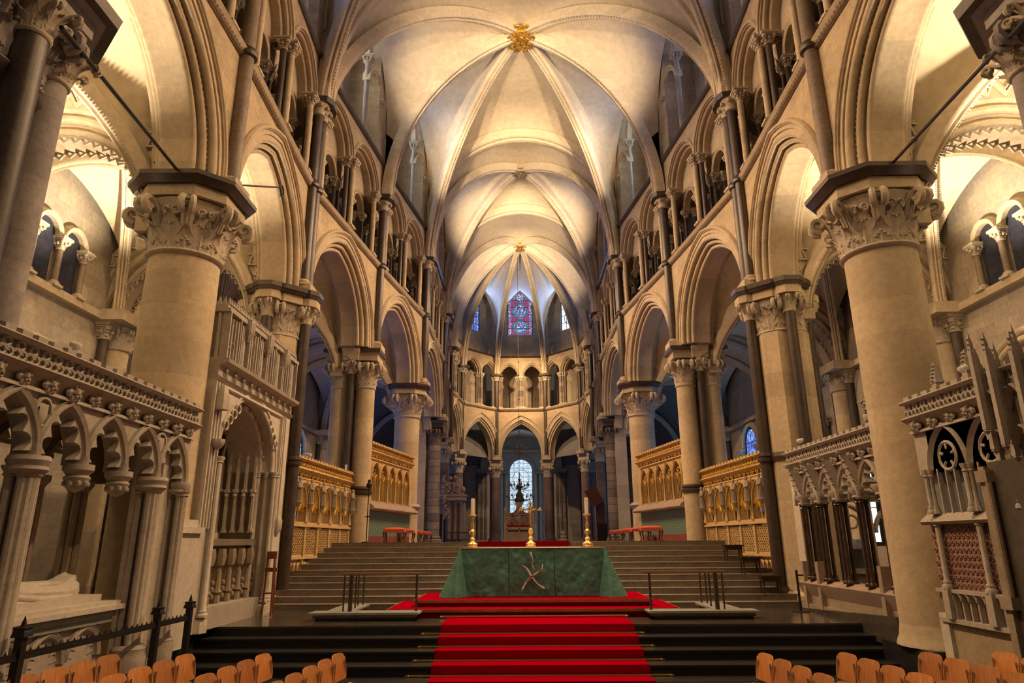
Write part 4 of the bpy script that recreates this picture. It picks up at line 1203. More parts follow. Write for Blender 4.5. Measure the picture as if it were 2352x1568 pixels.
def cornice(o, fr, zt, mat, fmat=None, L=None, s0=0, pitch=.30, gap=.24, ends=True):
    """crest slabs, pierced trefoil band and row of carved flowers; hangs down .62 from zt"""
    L = L or fr.L; fmat = fmat or mat
    n = int(L/gap); m = MB()
    for k in range(n):
        a = s0-L/2+k*L/n; b = a+L/n*.62
        m.add([fr.p(a, .12, zt-.07), fr.p(b, .12, zt-.07), fr.p(b, -.16, zt), fr.p(a, -.16, zt), fr.p(a, .12, zt-.13), fr.p(b, .12, zt-.13), fr.p(b, -.16, zt-.13), fr.p(a, -.16, zt-.13)],
              [(0,1,2,3),(7,6,5,4),(0,4,5,1),(1,5,6,2),(2,6,7,3),(3,7,4,0)])
    m.frames([0, 1], lambda q: [fr.p(s0+(-L/2, L/2)[q], t, z) for t, z in ((-.18, zt-.13), (.14, zt-.13), (.17, zt-.155), (.12, zt-.18), (.04, zt-.19), (.04, zt-.38), (.14, zt-.39), (.17, zt-.415), (.13, zt-.44), (.0, zt-.52), (-.02, zt-.60), (.05, zt-.60), (.06, zt-.64), (-.18, zt-.64))])
    part('cornice', m, M[mat], o)
    tr = MB(); n = int(L/.20)
    for k in range(n):
        s = s0-L/2+(k+.5)*L/n; r = L/n*.25
        for (ds, dz) in ((-r*.95, -.045), (r*.95, -.045), (0, .05)):
            tr.tube([fr.p(s+ds+r*cos(q*pi/4), .075, zt-.285+dz+r*sin(q*pi/4)) for q in range(8)], .017, 4, closed=True)
    part('pierced_band', tr, M[fmat if fmat == 'goldgilt' else mat], o)
    key = 'flower'+fmat; fk = 1.0 if fmat == 'goldgilt' else 1.35
    me = [proto_mesh(key+str(q), flower_mesh(.105, q), M[fmat]) for q in range(2)]
    for m_ in me: m_.name = 'flower'
    n = max(2, int(L/pitch))
    for k in range(n):
        small(o, 'carved_flower', me[k % 2], fr, s0-L/2+(k+.5)*L/n, .02, zt-.515, (.82+.1*(k % 3))*fk)
def sweepb(mb, fr, s, z, a, h, w0, w1, t0, t1, n=7, stilt=0):
    return sweep(mb, fr, s, z, a, h, [(w0, t0), (w0, t1), ((w0+w1)/2, t1+.02), (w1, t1), (w1, t0)], n, stilt)
def bar(mb, fr, s0, s1, t0, t1, z0, z1):
    return mb.frames([0, 1], lambda q: [fr.p((s0, s1)[q], t, z) for t, z in ((t0, z0), (t1, z0), (t1, z1), (t0, z1))])
def shaftl(mb, fr, s, t, z0, z1, r=.035, n=8, base=True):
    p = fr.p(s, t, 0)
    pr = [(r, z0), (r, z1)]
    if base: pr = [(r*2, z0), (r*2, z0+.04), (r*1.4, z0+.07), (r*1.5, z0+.1), (r, z0+.13), (r, z1-.12), (r*1.5, z1-.1), (r*1.15, z1-.08), (r*1.9, z1-.02), (r*1.9, z1)]
    return mb.lathe(pr, n, (p[0], p[1], 0))
def lattice(mb, fr, s0, s1, z0, z1, t, step=.13, r=.012):
    w = s1-s0; h = z1-z0; k = -h
    while k < w:
        for sg in (1, -1):
            a0 = max(0, k); a1 = min(w, k+h)
            if a1-a0 > .02:
                b0, b1 = a0-k, a1-k
                if sg == -1: b0, b1 = h-b0, h-b1
                mb.tube([fr.p(s0+a0, t, z0+b0), fr.p(s0+a1, t, z0+b1)], r, 4)
        k += step
    n = int(w/step); m_ = int(h/step)
    return mb
def statue_mesh(h=.62, wings=True):
    m = MB(); m.lathe([(h*.125, 0), (h*.12, h*.08), (h*.10, h*.35), (h*.095, h*.55), (h*.13, h*.72), (h*.11, h*.80), (h*.045, h*.84), (h*.045, h*.86)], 10)
    for i in range(7):
        a = pi+pi*i/6; m.tube([(h*.12*cos(a), h*.12*sin(a), 0), (h*.11*cos(a+.1), h*.11*sin(a+.1), h*.35), (h*.095*cos(a+.05), h*.095*sin(a), h*.62)], [h*.03, h*.025, h*.015], 4)
    m.ball((0, -.01, h*.92), h*.085, 8, (1, 1, 1.2))
    for s in (-1, 1):
        m.tube([(s*h*.12, 0, h*.74), (s*h*.16, -h*.05, h*.58), (s*h*.04, -h*.15, h*.56)], [h*.05, h*.045, h*.035], 6)
        if False: m.add([(s*h*.1, h*.08, h*.85), (s*h*.3, h*.12, h*.8), (s*h*.26, h*.12, h*.3), (s*h*.12, h*.1, h*.45), (s*h*.1, h*.12, h*.85), (s*h*.3, h*.15, h*.8), (s*h*.26, h*.15, h*.3), (s*h*.12, h*.13, h*.45)],
                        [(0,1,2,3),(7,6,5,4),(0,4,5,1),(1,5,6,2),(2,6,7,3),(3,7,4,0)])
    m.lathe([(h*.03, -h*.22), (h*.08, -h*.16), (h*.10, -h*.1), (h*.17, -.03*h), (h*.17, h*.02)], 8)
    return m

# ---- golden screens between octagonal pier and twin columns
def gold_screen(side, sg):
    fr = Fr((-6.0, 17.35), (-5.72, 22.15)); fr = fr if sg == 1 else Fr((6.0, 17.35), (5.72, 22.15), -1)
    L = fr.L; base = fr.p(0, 0, .75)
    o = thing('stone_screen', 'golden carved screen with little statues and latticed lower panels, %s of the stairs' % side, 'screen', base=base)
    cornice(o, fr, 4.45, 'gold', 'goldgilt')
    n = 5; w = L/n
    ar = MB(); gd = MB(); la = MB(); st = MB(); lo = MB(); pn = MB()
    for k in range(n):
        c = -L/2+w*(k+.5)
        sweepb(ar, fr, c, 3.1, w/2-.10, .58, 0, .055, -.05, .1)
        sweepb(gd, fr, c, 3.1, w/2-.15, .50, 0, .03, -.05, .06)
        gd.tube([fr.p(c+.09*cos(q*pi/4), .03, 3.33+.09*sin(q*pi/4)) for q in range(8)], .02, 4, closed=True)
        gd.tube([fr.p(c, .02, 2.72), fr.p(c, .02, 3.12)], .022, 5)
        for q in (-1, 1): sweepb(gd, fr, c+q*w*.17, 2.98, w*.13, .2, 0, .025, -.04, .04, 5)
        lattice(la, fr, c-w/2+.1, c+w/2-.1, 1.93, 2.50, .045, .125, .014)
        bar(pn, fr, c-w/2+.08, c+w/2-.08, -.06, .03, 1.86, 2.56)
        bar(la, fr, c-w/2+.1, c+w/2-.1, .02, .055, 1.86, 1.91); bar(la, fr, c-w/2+.1, c+w/2-.1, .02, .055, 2.5, 2.56)
        for q in (-.26, 0, .26): sweepb(lo, fr, c+q*w, 1.52, w*.105, .17, 0, .03, -.04, .07, 5)
        bar(lo, fr, c-w/2+.08, c+w/2-.08, -.1, -.04, 1.0, 1.8)
    for k in range(n+1):
        s = -L/2+w*k; s = min(max(s, -L/2+.05), L/2-.05)
        bar(st, fr, s-.05, s+.05, -.12, .07, .75, 3.8)
        shaftl(ar, fr, s-.055, .09, 2.72, 3.12, .02); shaftl(ar, fr, s+.055, .09, 2.72, 3.12, .02)
        bar(st, fr, s-.07, s+.07, -.1, .1, .75, 1.4); bar(st, fr, s-.055, s+.055, -.1, .09, 1.83, 2.6)
    bar(st, fr, -L/2, L/2, -.12, .04, 3.72, 3.84)
    # spandrels above the arches
    part('spandrel', spandrel(fr, w/2-.05, .64, 3.1, 3.1, 3.76, -.10, .0, centers=[-L/2+w*(k+.5) for k in range(n)], n=6), M['gold'], o)
    bar(st, fr, -L/2, L/2, -.14, .13, 2.60, 2.66); bar(st, fr, -L/2, L/2, -.14, .08, 2.66, 2.72); bar(st, fr, -L/2, L/2, -.12, .1, 1.80, 1.86)
    part('post', st, M['gold'], o); part('arch', ar, M['gold'], o); part('gilded_tracery', gd, M['goldgilt'], o, label='gilded tracery'); part('lattice', la, M['gold'], o)
    part('panel', pn, M['golddk'], o); part('lower_arcade', lo, M['gold'], o)
    me = proto_mesh('statue', statue_mesh(), M['canopy']); me.name = 'statuette'
    for k in range(n+1):
        s = min(max(-L/2+w*k, -L/2+.12), L/2-.12); small(o, 'statuette', me, fr, s, .16, 3.2)
for side, sg in SIDES: gold_screen(side, sg)

# ---- golden screens over green hangings, beside the stools
def green_screen(side, sg):
    A, B = (-5.42, 23.05), (-4.62, 27.75)
    fr = Fr(A, B) if sg == 1 else Fr((5.42, 23.05), (4.62, 27.75), -1)
    L = fr.L
    o = thing('stone_screen', 'golden traceried screen above the green hanging and red stools, %s side' % side, 'screen', base=fr.p(0, 0, 2.19))
    cornice(o, fr, 5.62, 'gold', 'goldgilt')
    n = 5; Lw = L-.7; w = Lw/n; s0 = -.05; ar = MB(); gd = MB(); st = MB()
    for k in range(n):
        c = s0-Lw/2+w*(k+.5)
        sweepb(ar, fr, c, 4.35, w/2-.06, .5, 0, .05, -.05, .09)
        for q in (-1, 1):
            sweepb(gd, fr, c+q*w*.21, 4.25, w*.15, .2, 0, .025, -.05, .05, 5)
        gd.tube([fr.p(c+.075*cos(q*pi/4), .03, 4.56+.075*sin(q*pi/4)) for q in range(8)], .022, 4, closed=True)
        for q in (-.21, -.07, .07, .21): gd.tube([fr.p(c+q*w, .02, 3.58), fr.p(c+q*w, .02, 4.28)], .018, 5)
        gd.ball(fr.p(c, .04, 4.42), .04, 6); gd.ball(fr.p(c, .04, 4.30), .03, 6)
    for k in range(n+1):
        s = s0-Lw/2+w*k; bar(ar, fr, s-.03, s+.03, -.08, .05, 3.5, 4.9); shaftl(ar, fr, s, .08, 3.55, 4.4, .028)
    part('spandrel', spandrel(fr, w/2-.02, .55, 4.35, 4.35, 5.0, -.10, .0, L=Lw, centers=[-Lw/2+w*(k+.5) for k in range(n)], n=6), M['gold'], o)
    for q in (-1, 1): bar(st, fr, q*(L/2-.34), q*L/2, -.12, .05, 3.5, 5.0)
    part('end_pier', st, M['gold'], o)
    part('arch', ar, M['gold'], o); part('gilded_tracery', gd, M['goldgilt'], o, label='bright gilded tracery')
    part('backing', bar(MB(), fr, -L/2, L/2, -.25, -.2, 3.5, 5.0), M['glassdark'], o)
    part('sill', MB().frames([0, 1], lambda q: [fr.p((-L/2, L/2)[q], t, z) for t, z in ((-.3, 3.25), (.32, 3.25), (.36, 3.3), (.34, 3.36), (.05, 3.58), (-.3, 3.6))]), M['pinkstone'], o, label='sloping pinkish stone sill')
    bk = bar(MB(), fr, -L/2, L/2, -.3, .0, 2.19, 3.3); part('dado', bk, M['pinkstone'], o)
    solo('wall_hanging', bar(MB(), fr, -L/2+.05, L/2-.05, .005, .03, 2.40, 3.26), M['damask'], 'patterned grey-green fabric hanging below the golden screen, %s side' % side, 'wall hanging')
    solo('red_skirting', bar(MB(), fr, -L/2+.05, L/2-.05, .005, .035, 2.195, 2.40), M['redstrip'], 'dull red strip along the foot of the green hanging, %s side' % side, 'skirting')
for side, sg in SIDES: green_screen(side, sg)

# ---- near left tomb canopy (between the near grey pier and the big round column)
def cusped(mb, fr, s, z, a, h, t0, t1, n=9):
    """pointed arch with two cusps a side"""
    sweep(mb, fr, s, z, a, h, [(0, t0), (0, t1-.05), (.025, t1-.03), (.03, t1), (.06, t1+.015), (.08, t1-.02), (.11, t1), (.11, t0)], n)
    P = arc(a, h, 12)
    for side in (-1, 1):
        for q0, q1 in ((1, 5), (5, 9)):
            qm = (q0+q1)/2; pts_ = []
            for k in range(7):
                q = q0+(q1-q0)*k/6; i = int(q); f_ = q-i; i2 = min(i+1, 12)
                x = P[i][0]*(1-f_)+P[i2][0]*f_; zz = P[i][1]*(1-f_)+P[i2][1]*f_; nx, nz = P[i][2], P[i][3]; l = hypot(nx, nz)
                d = .115*(1-sin(pi*k/6))+.012
                pts_.append((side*(-1)*(x-nx/l*d)*-1 if False else side*-(x-nx/l*d), zz-nz/l*d))
            out_ = []
            for k in range(7):
                q = q0+(q1-q0)*k/6; i = int(q); f_ = q-i; i2 = min(i+1, 12)
                out_.append((side*-(P[i][0]*(1-f_)+P[i2][0]*f_), P[i][1]*(1-f_)+P[i2][1]*f_))
            ta, tb_ = t1-.16, t1-.04
            mb.slab([[fr.p(s+px, tb_, z+pz) for px, pz in out_], [fr.p(s+px, tb_, z+pz) for px, pz in pts_]], [[fr.p(s+px, ta, z+pz) for px, pz in out_], [fr.p(s+px, ta, z+pz) for px, pz in pts_]])
def left_tomb():
    fr = Fr((-5.6, 5.5), (-5.6, 10.95)); L = fr.L; yc = 8.225
    o = thing('tomb_canopy', 'near left stone tomb canopy with cusped arches and a row of carved leaves', 'monument', base=(-5.6, 8.2, 0))
    cornice(o, fr, 4.45, 'canopy', 'canopy', pitch=.40)
    cen = [5.75, 6.62, 7.49, 8.36, 9.2, 10.03, 10.7]; 
    cen = [6.1, 6.97, 7.84, 8.70, 9.56, 10.42]
    ar = MB(); a = .385
    for row_t in (0, ):
        for c in cen: cusped(ar, fr, c-yc, 3.12, a, .62, -.22, .05)
    part('cusped_arch', ar, M['canopy'], o)
    part('spandrel', spandrel(fr, a+.045, .68, 3.12, 3.12, 3.86, -.2, .0, centers=[c-yc for c in cen], n=8), M['canopy'], o)
    # carved shields in two spandrels
    for c in (7.40, 9.99):
        s = MB(); z = 3.62; y = c-yc
        s.tube([fr.p(y+.13*cos(q*pi/6), .02, z+.16*sin(q*pi/6)) for q in range(12)], .022, 5, closed=True)
        s.add([fr.p(y-.07, .03, z+.09), fr.p(y+.07, .03, z+.09), fr.p(y+.07, .03, z-.03), fr.p(y, .04, z-.13), fr.p(y-.07, .03, z-.03), fr.p(y, .06, z)], [(0,1,5),(1,2,5),(2,3,5),(3,4,5),(4,0,5)])
        part('carved_shield', s, M['canopy'], o)
    # bundles of shafts and hanging bosses
    for c, big in ((6.53, 1), (7.40, 1), (9.99, 1), (10.85, 0)):
        g = MB(); y = c-yc; r = .05 if big else .042
        for ds, dt in ((-.09, .0), (.09, 0), (0, .06), (-.05, .045), (.05, .045), (0, -.12), (-.09, -.14), (.09, -.14)):
            shaftl(g, fr, y+ds*(1 if big else .7), dt, .75, 3.02, r)
        p = fr.p(y, -.03, 0); k = .20 if big else .15
        g.lathe([(k*.8, 2.93), (k*1.05, 2.98), (k*.95, 3.02), (k*1.1, 3.08), (k*1.0, 3.13)], 12, (p[0], p[1], 0))
        g.lathe([(k*1.25, .55), (k*1.25, .72), (k*1.1, .78), (k*1.15, .83), (k*.9, .88)], 10, (p[0], p[1], 0))
        part('shaft_bundle', g, M['canopy'], o)
    for c in (8.27, 9.13):
        g = MB(); p = fr.p(c-yc, -.03, 0); g.lathe([(.02, 2.80), (.09, 2.84), (.13, 2.93), (.15, 2.97), (.12, 3.0), (.17, 3.06), (.17, 3.13)], 12, (p[0], p[1], 0))
        for q in range(8): g.ball((p[0]+.12*cos(q*pi/4), p[1]+.12*sin(q*pi/4), 2.9), .04, 6)
        part('hanging_boss', g, M['canopy'], o)
    # far row of posts behind the effigy, and canopy ceiling
    for y in (7.2, 8.3, 9.4, 10.4):
        g = MB(); c = (-6.95, y, 0)
        for q in range(6): g.lathe([(.05, .9), (.05, 3.0)], 8, (c[0]+.1*cos(q*pi/3), y+.1*sin(q*pi/3), 0))
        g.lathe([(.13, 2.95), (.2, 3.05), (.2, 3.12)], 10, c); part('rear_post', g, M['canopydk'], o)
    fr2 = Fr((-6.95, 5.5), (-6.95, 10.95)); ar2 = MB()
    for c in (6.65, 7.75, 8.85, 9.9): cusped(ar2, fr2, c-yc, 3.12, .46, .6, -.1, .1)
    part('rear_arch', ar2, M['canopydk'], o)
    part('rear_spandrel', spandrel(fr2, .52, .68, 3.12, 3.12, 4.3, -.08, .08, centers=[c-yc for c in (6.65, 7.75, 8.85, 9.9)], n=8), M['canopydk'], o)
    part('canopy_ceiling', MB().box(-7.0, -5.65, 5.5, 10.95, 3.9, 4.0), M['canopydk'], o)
    part('end_pier', MB().box(-6.2, -5.75, 10.5, 10.95, .0, 3.9), M['pale'], o)
    part('plinth', MB().box(-7.1, -5.55, 5.5, 10.9, 0, .55).box(-7.05, -5.6, 5.5, 10.9, .55, .62), M['canopy'], o)
    # chest
    t = thing('tomb_chest', 'stone tomb chest with ogee-arched front under the near left canopy', 'monument', base=(-6.3, 8.2, .6))
    part('chest', MB().box(-6.75, -5.85, 6.0, 9.62, .62, 1.2), M['canopy'], t)
    part('lid', MB().box(-6.95, -5.68, 5.9, 9.85, 1.36, 1.42).box(-6.9, -5.72, 5.9, 9.8, 1.42, 1.47), M['pale'], t)
    part('lid_moulding', MB().box(-6.9, -5.78, 5.9, 9.75, 1.2, 1.27).box(-6.85, -5.75, 5.9, 9.8, 1.27, 1.36), M['plinth'], t, label='grey marble band under the lid')
    fr3 = Fr((-5.84, 6.0), (-5.84, 9.62)); og = MB()
    for k in range(5): cusped(og, fr3, -1.81+.362*(2*k+1), .82, .27, .3, -.02, .04)
    part('front_arcade', og, M['canopy'], t)
    # reclining robed effigy on a cushioned slab
    e = thing('effigy', 'pale carved effigy in draped robes lying on the tomb chest, feet to the altar', 'statue', base=(-6.25, 8.0, 1.47))
    part('slab', MB().box(-6.62, -5.88, 6.2, 9.6, 1.47, 1.56), M['effigy'], e)
    b = MB(); rows = []
    K = 34; Wd = [(6.3, .16, .22), (6.8, .34, .36), (7.4, .36, .40), (7.8, .34, .36), (8.1, .31, .27), (8.4, .29, .19), (8.8, .27, .15), (9.1, .26, .16), (9.22, .25, .24), (9.38, .2, .28), (9.5, .1, .22), (9.55, .03, .1)]
    for j in range(K+1):
        y = 6.3+(9.55-6.3)*j/K
        i = max(0, min(len(Wd)-2, next((q for q in range(len(Wd)-1) if Wd[q+1][0] >= y), len(Wd)-2))); f_ = (y-Wd[i][0])/(Wd[i+1][0]-Wd[i][0]); f_ = f_*f_*(3-2*f_)
        w = Wd[i][1]+(Wd[i+1][1]-Wd[i][1])*f_; h = Wd[i][2]+(Wd[i+1][2]-Wd[i][2])*f_
        row = []
        for k in range(25):
            a_ = pi*k/24; fold = 1+.045*sin(a_*9+y*1.2)+.03*sin(a_*15-y*2.)
            row.append((-6.25+w*cos(a_)*fold, y, 1.56+h*sin(a_)**.8*fold))
        rows.append(row)
    for q, (xo, zo) in enumerate(((-.17, .13), (-.05, .19), (.08, .18), (.2, .10), (.27, .03))):
        b.tube([(-6.25+xo, 7.7, 1.56+zo+.10), (-6.25+xo*1.02, 8.1, 1.56+zo+.03), (-6.25+xo*.98, 8.6, 1.56+zo-.03), (-6.25+xo*.95, 9.1, 1.56+zo-.02)], [.02, .045, .05, .03], 6)
    b.grid(rows, True); part('draped_body', b, M['effigy'], e, ang=70)
    part('cushion', MB().ball((-6.25, 6.15, 1.66), .3, 12, (1, .8, .35)), M['effigy'], e)
    part('head', MB().ball((-6.25, 6.18, 1.86), .13, 12, (.8, 1.05, .9)), M['effigy'], e)
    hd = MB()
    for s in (-1, 1): hd.tube([(-6.25+s*.22, 6.75, 1.95), (-6.25+s*.2, 7.15, 2.02), (-6.25+s*.03, 7.3, 2.07)], [.075, .065, .045], 8)
    part('folded_arms', hd, M['effigy'], e)
left_tomb()

# ---- iron railing in front of the near left tomb
def iron_railing():
    o = thing('iron_railing', 'low black iron railing with spiked top bar in front of the near left tomb', 'railing', base=(-5.35, 9, 0))
    pts_ = [(-5.35, 5.6), (-5.35, 11.1)]
    m = MB().box(-5.375, -5.325, 5.6, 11.1, 1.08, 1.12).box(-5.365, -5.335, 5.6, 11.1, 1.12, 1.15); part('top_bar', m, M['iron'], o)
    sp = MB(); y = 5.65
    while y < 11.05:
        sp.add([(-5.36, y-.012, 1.15), (-5.34, y-.012, 1.15), (-5.34, y+.012, 1.15), (-5.36, y+.012, 1.15), (-5.35, y, 1.19)], [(0,1,4),(1,2,4),(2,3,4),(3,0,4)]); y += .12
    part('spikes', sp, M['iron'], o)
    for y, h in ((7.4, 1.30), (10.12, 1.25), (11.08, 1.25)):
        p = MB().box(-5.39, -5.31, y-.04, y+.04, 0.0, h)
        p.lathe([(.04, h), (.10, h+.0), (.085, h+.05), (.075, h+.06), (.09, h+.09), (.03, h+.1), (.02, h+.14), (.003, h+.2)], 4, (-5.35, y, 0), ph=pi/4)
        part('post', p, M['iron'], o)
iron_railing()

# ---- tall arched monument on the left, between the big column and the octagonal pier
def tall_monument():
    fr = Fr((-5.72, 11.85), (-5.72, 15.95)); L = fr.L; yc = 13.9
    o = thing('arched_monument', 'tall pale monument with one deep arch and a tier of thin carved panels, left side', 'monument', base=(-6.2, 13.9, .75))
    # jambs, spandrel and arch
    c = 13.72-yc; a = 1.36; zs = 3.7; h = 1.22
    sp = spandrel(fr, a+.1, h+.12, zs, .75, 5.05, -.25, .0, centers=[c], n=12)
    # spandrel() starts its sides at z0: lift the part inside the opening
    part('front_wall', sp, M['pale'], o)
    ar = MB(); sweep(ar, fr, c, zs, a, h, [(-.0, -1.0), (-.0, -.35)]+roll(.02, -.28, .05, 200, 20)+[(.08, -.2), (.08, -.12)]+roll(.1, -.05, .05, 200, 40)+[(.16, .03), (.2, .03), (.2, -1.0)], 12)
    part('arch', ar, M['pale'], o)
    dk = MB()
    for k in range(13):
        s, z, ns, nz = arc(a+.02, h, 6)[k]; dk.ball(fr.p(c+s, -.22, zs+z), .05, 5)
    part('arch_rosettes', dk, M['canopy'], o)
    for q in (-1, 1):
        sh = MB()
        for d, t in ((.05, .04), (.16, .07), (.1, -.15), (.02, -.3)): shaftl(sh, fr, c+q*(a+d), t, 1.0 if t > 0 else .9, zs, .045)
        p = fr.p(c+q*(a+.09), -.05, 0); sh.lathe([(.2, .75), (.2, .92), (.16, .98)], 8, (p[0], p[1], 0))
        part('jamb_shafts', sh, M['pale'], o)
    # vertical shafts and niche on the near jamb
    nj = MB()
    for d in (-1.95, -1.83, -1.72, -1.6, 1.62, 1.72, 1.85): bar(nj, fr, c+d-.02, c+d+.02, 0, .06, 2.45, 5.0)
    for d in (-1.78,):
        p = fr.p(c+d, .12, 0); nj.lathe([(.02, 3.78), (.1, 3.86), (.13, 3.93), (.13, 3.97)], 8, (p[0], p[1], 0)); nj.lathe([(.13, 4.5), (.13, 4.7), (.09, 4.85), (.04, 4.95)], 6, (p[0], p[1], 0))
    p = fr.p(c+1.62, .12, 0); nj.lathe([(.01, 2.32), (.07, 2.42), (.12, 2.5), (.12, 2.68), (.06, 2.78)], 6, (p[0], p[1], 0))
    part('buttress_shafting', nj, M['pale'], o)
    part('near_pedestal', MB().box(-6.3, -5.66, 10.98, 11.82, .6, 2.36).box(-6.35, -5.6, 10.95, 11.85, 2.36, 2.46).box(-6.3, -5.68, 11.0, 11.8, 2.46, 2.58), M['pale'], o)
    # spandrel tracery
    tr = MB()
    for q in (-1, 1):
        for k in range(4): tr.tube([fr.p(c+q*(a-.02-.16*k)+.09*cos(u*pi/4), .04, 4.3+.13*k+.09*sin(u*pi/4)) for u in range(8)], .02, 4, closed=True)
    tr.tube([fr.p(c-a-.2, .02, 4.98), fr.p(c+a+.2, .02, 4.98)], .04, 5)
    part('spandrel_tracery', tr, M['pale'], o)
    # cornice with little figures
    cn = MB().frames([0, 1], lambda q: [fr.p((-L/2, L/2)[q], t, z) for t, z in ((-1.1, 5.05), (.03, 5.05), (.08, 5.1), (.02, 5.14), (.02, 5.32), (.18, 5.38), (.2, 5.44), (.0, 5.47), (-1.1, 5.47))])
    part('cornice', cn, M['canopy'], o)
    me = proto_mesh('fig', statue_mesh(.2, False), M['canopy']); me.name = 'cornice_figure'
    for k in range(10): small(o, 'cornice_figure', me, fr, -L/2+.25+k*.4, .06, 5.13)
    # upper tier: front and near end, thin mullions with stepped crest
    up = MB(); bays = 4; zt = 6.62
    bar(up, fr, -L/2+.05, L/2-.1, -1.0, -.02, 5.45, zt-.25)
    part('upper_tier', up, M['canopy'], o)
    mu = MB(); n = 40
    for k in range(n+1):
        s = -L/2+.06+(L-.2)*k/n; out = .03+.09*abs(sin(k*pi/10)) if k % 10 else .12
        w = .014 if k % 2 else .022
        bar(mu, fr, s-w, s+w, -.03, out, 5.47, zt-.35+(.08 if k % 5 == 0 else 0))
        if k % 2 == 0 and k < n: sweepb(mu, fr, s+(L-.2)/n, zt-.42, (L-.2)/n-.01, .09, 0, .02, 0, .05, 4)
    for k in range(6): bar(mu, Fr((-5.75-1.0, 11.9), (-5.75, 11.9), 1), -.45+.18*k-.02, -.45+.18*k+.02, -.02, .05, 5.47, zt-.3)
    for k in range(60):
        s = -L/2+.06+(L-.2)*((k*37) % 60)/60; mu.ball(fr.p(s, .08, 5.6+((k*53) % 9)*.1), .022, 4)
    part('mullions', mu, M['canopy'], o)
    nb = MB()
    for k in range(3):
        s = -L/2+.62+k*1.08
        p = fr.p(s+.3, .1, 0); nb.lathe([(.02, 6.0), (.1, 6.1), (.14, 6.2), (.13, 6.4)], 6, (p[0], p[1], 0))
        bar(nb, fr, s+.2, s+.4, .0, .2, 6.18, 6.45)
    part('niche_canopy', nb, M['canopy'], o)
    hole = MB()
    for k in range(3):
        s = -L/2+.92+k*1.08; bar(hole, fr, s-.05, s+.05, .0, .03, 5.8, 6.0)
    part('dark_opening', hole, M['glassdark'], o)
    cr = MB(); bar(cr, fr, -L/2, L/2-.05, -1.05, .12, zt-.27, zt-.2); bar(cr, fr, -L/2, L/2-.05, -1.0, .06, zt-.2, zt-.12)
    k = 0; s = -L/2+.05
    while s < L/2-.1:
        cr.add([fr.p(s-.035, .08, zt-.12), fr.p(s+.035, .08, zt-.12), fr.p(s+.035, .02, zt-.12), fr.p(s-.035, .02, zt-.12), fr.p(s, .05, zt+.03)], [(0,1,4),(1,2,4),(2,3,4),(3,0,4)]); s += .085
    for k in range(11):
        x = -6.75+.1*k; cr.add([(x-.04, 11.86, zt-.12), (x+.04, 11.86, zt-.12), (x+.04, 11.93, zt-.12), (x-.04, 11.93, zt-.12), (x, 11.9, zt+.05)], [(0,1,4),(1,2,4),(2,3,4),(3,0,4)])
    part('cresting', cr, M['canopy'], o)
    # recess behind the arch
    rc = MB().box(-7.0, -6.9, 11.9, 15.9, .75, 5.05).box(-6.9, -5.98, 11.9, 12.34, .75, 5.05).box(-6.9, -5.98, 15.1, 15.9, .75, 5.05).box(-6.9, -5.98, 11.9, 15.9, 4.95, 5.05)
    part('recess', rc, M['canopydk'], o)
    bp = MB()
    for k in range(8):
        y = 12.5+k*.36; bp.box(-6.9, -6.78, y-.035, y+.035, 2.4, 4.0)
        bp.box(-6.9, -6.74, y-.06, y+.06, 3.28, 3.34)
    bp.box(-6.9, -6.72, 12.34, 15.1, 2.28, 2.42)
    for k in range(5):
        x = -6.82+k*.19; bp.box(x-.025, x+.025, 14.98, 15.1, 2.45, 4.15); bp.box(x-.05, x+.05, 14.94, 15.1, 3.26, 3.33); bp.ball((x, 14.95, 3.2), .045, 6); bp.lathe([(.09, 2.42), (.03, 2.56)], 4, (x, 15.05, 0), ph=pi/4)
    for k in range(9): bp.tube([(-6.85, 13.7, 4.85), (-6.6, 12.6+k*.3, 4.6), (-6.75, 12.2+k*.38, 4.05)], .03, 5)
    part('blind_panels', bp, M['pale'], o)
    # the tomb inside
    t = thing('tomb_chest', 'dark-topped tomb with carved pillars inside the tall arched monument, left side', 'monument', base=(-6.3, 13.8, .75))
    part('lid', MB().box(-6.8, -5.92, 12.35, 15.05, 2.16, 2.28), M['step'], t, label='dark stone lid')
    part('chest', MB().box(-6.75, -6.1, 12.4, 15.0, .95, 2.16), M['canopydk'], t); part('step', MB().box(-6.75, -5.75, 12.3, 15.1, .75, 1.12), M['canopy'], t)
    pil = MB()
    for k in range(6):
        y = 12.55+k*.47
        pil.box(-6.1, -6.0, y-.04, y+.04, 1.12, 2.1)
        pil.lathe([(.02, 1.75), (.09, 1.8), (.12, 1.95), (.1, 2.1)], 8, (-5.98, y, 0)); pil.lathe([(.1, 1.32), (.06, 1.38), (.05, 1.7)], 8, (-5.98, y, 0))
        for q in range(3): pil.ball((-5.93, y+.03*(q-1), 1.85+.08*q), .04, 6); pil.ball((-5.98, y+.24, 1.25+.12*q), .05, 6)
        pil.lathe([(.07, 1.12), (.07, 1.25), (.04, 1.3)], 8, (-5.98, y, 0))
    part('carved_pillars', pil, M['canopydk'], t)
tall_monument()

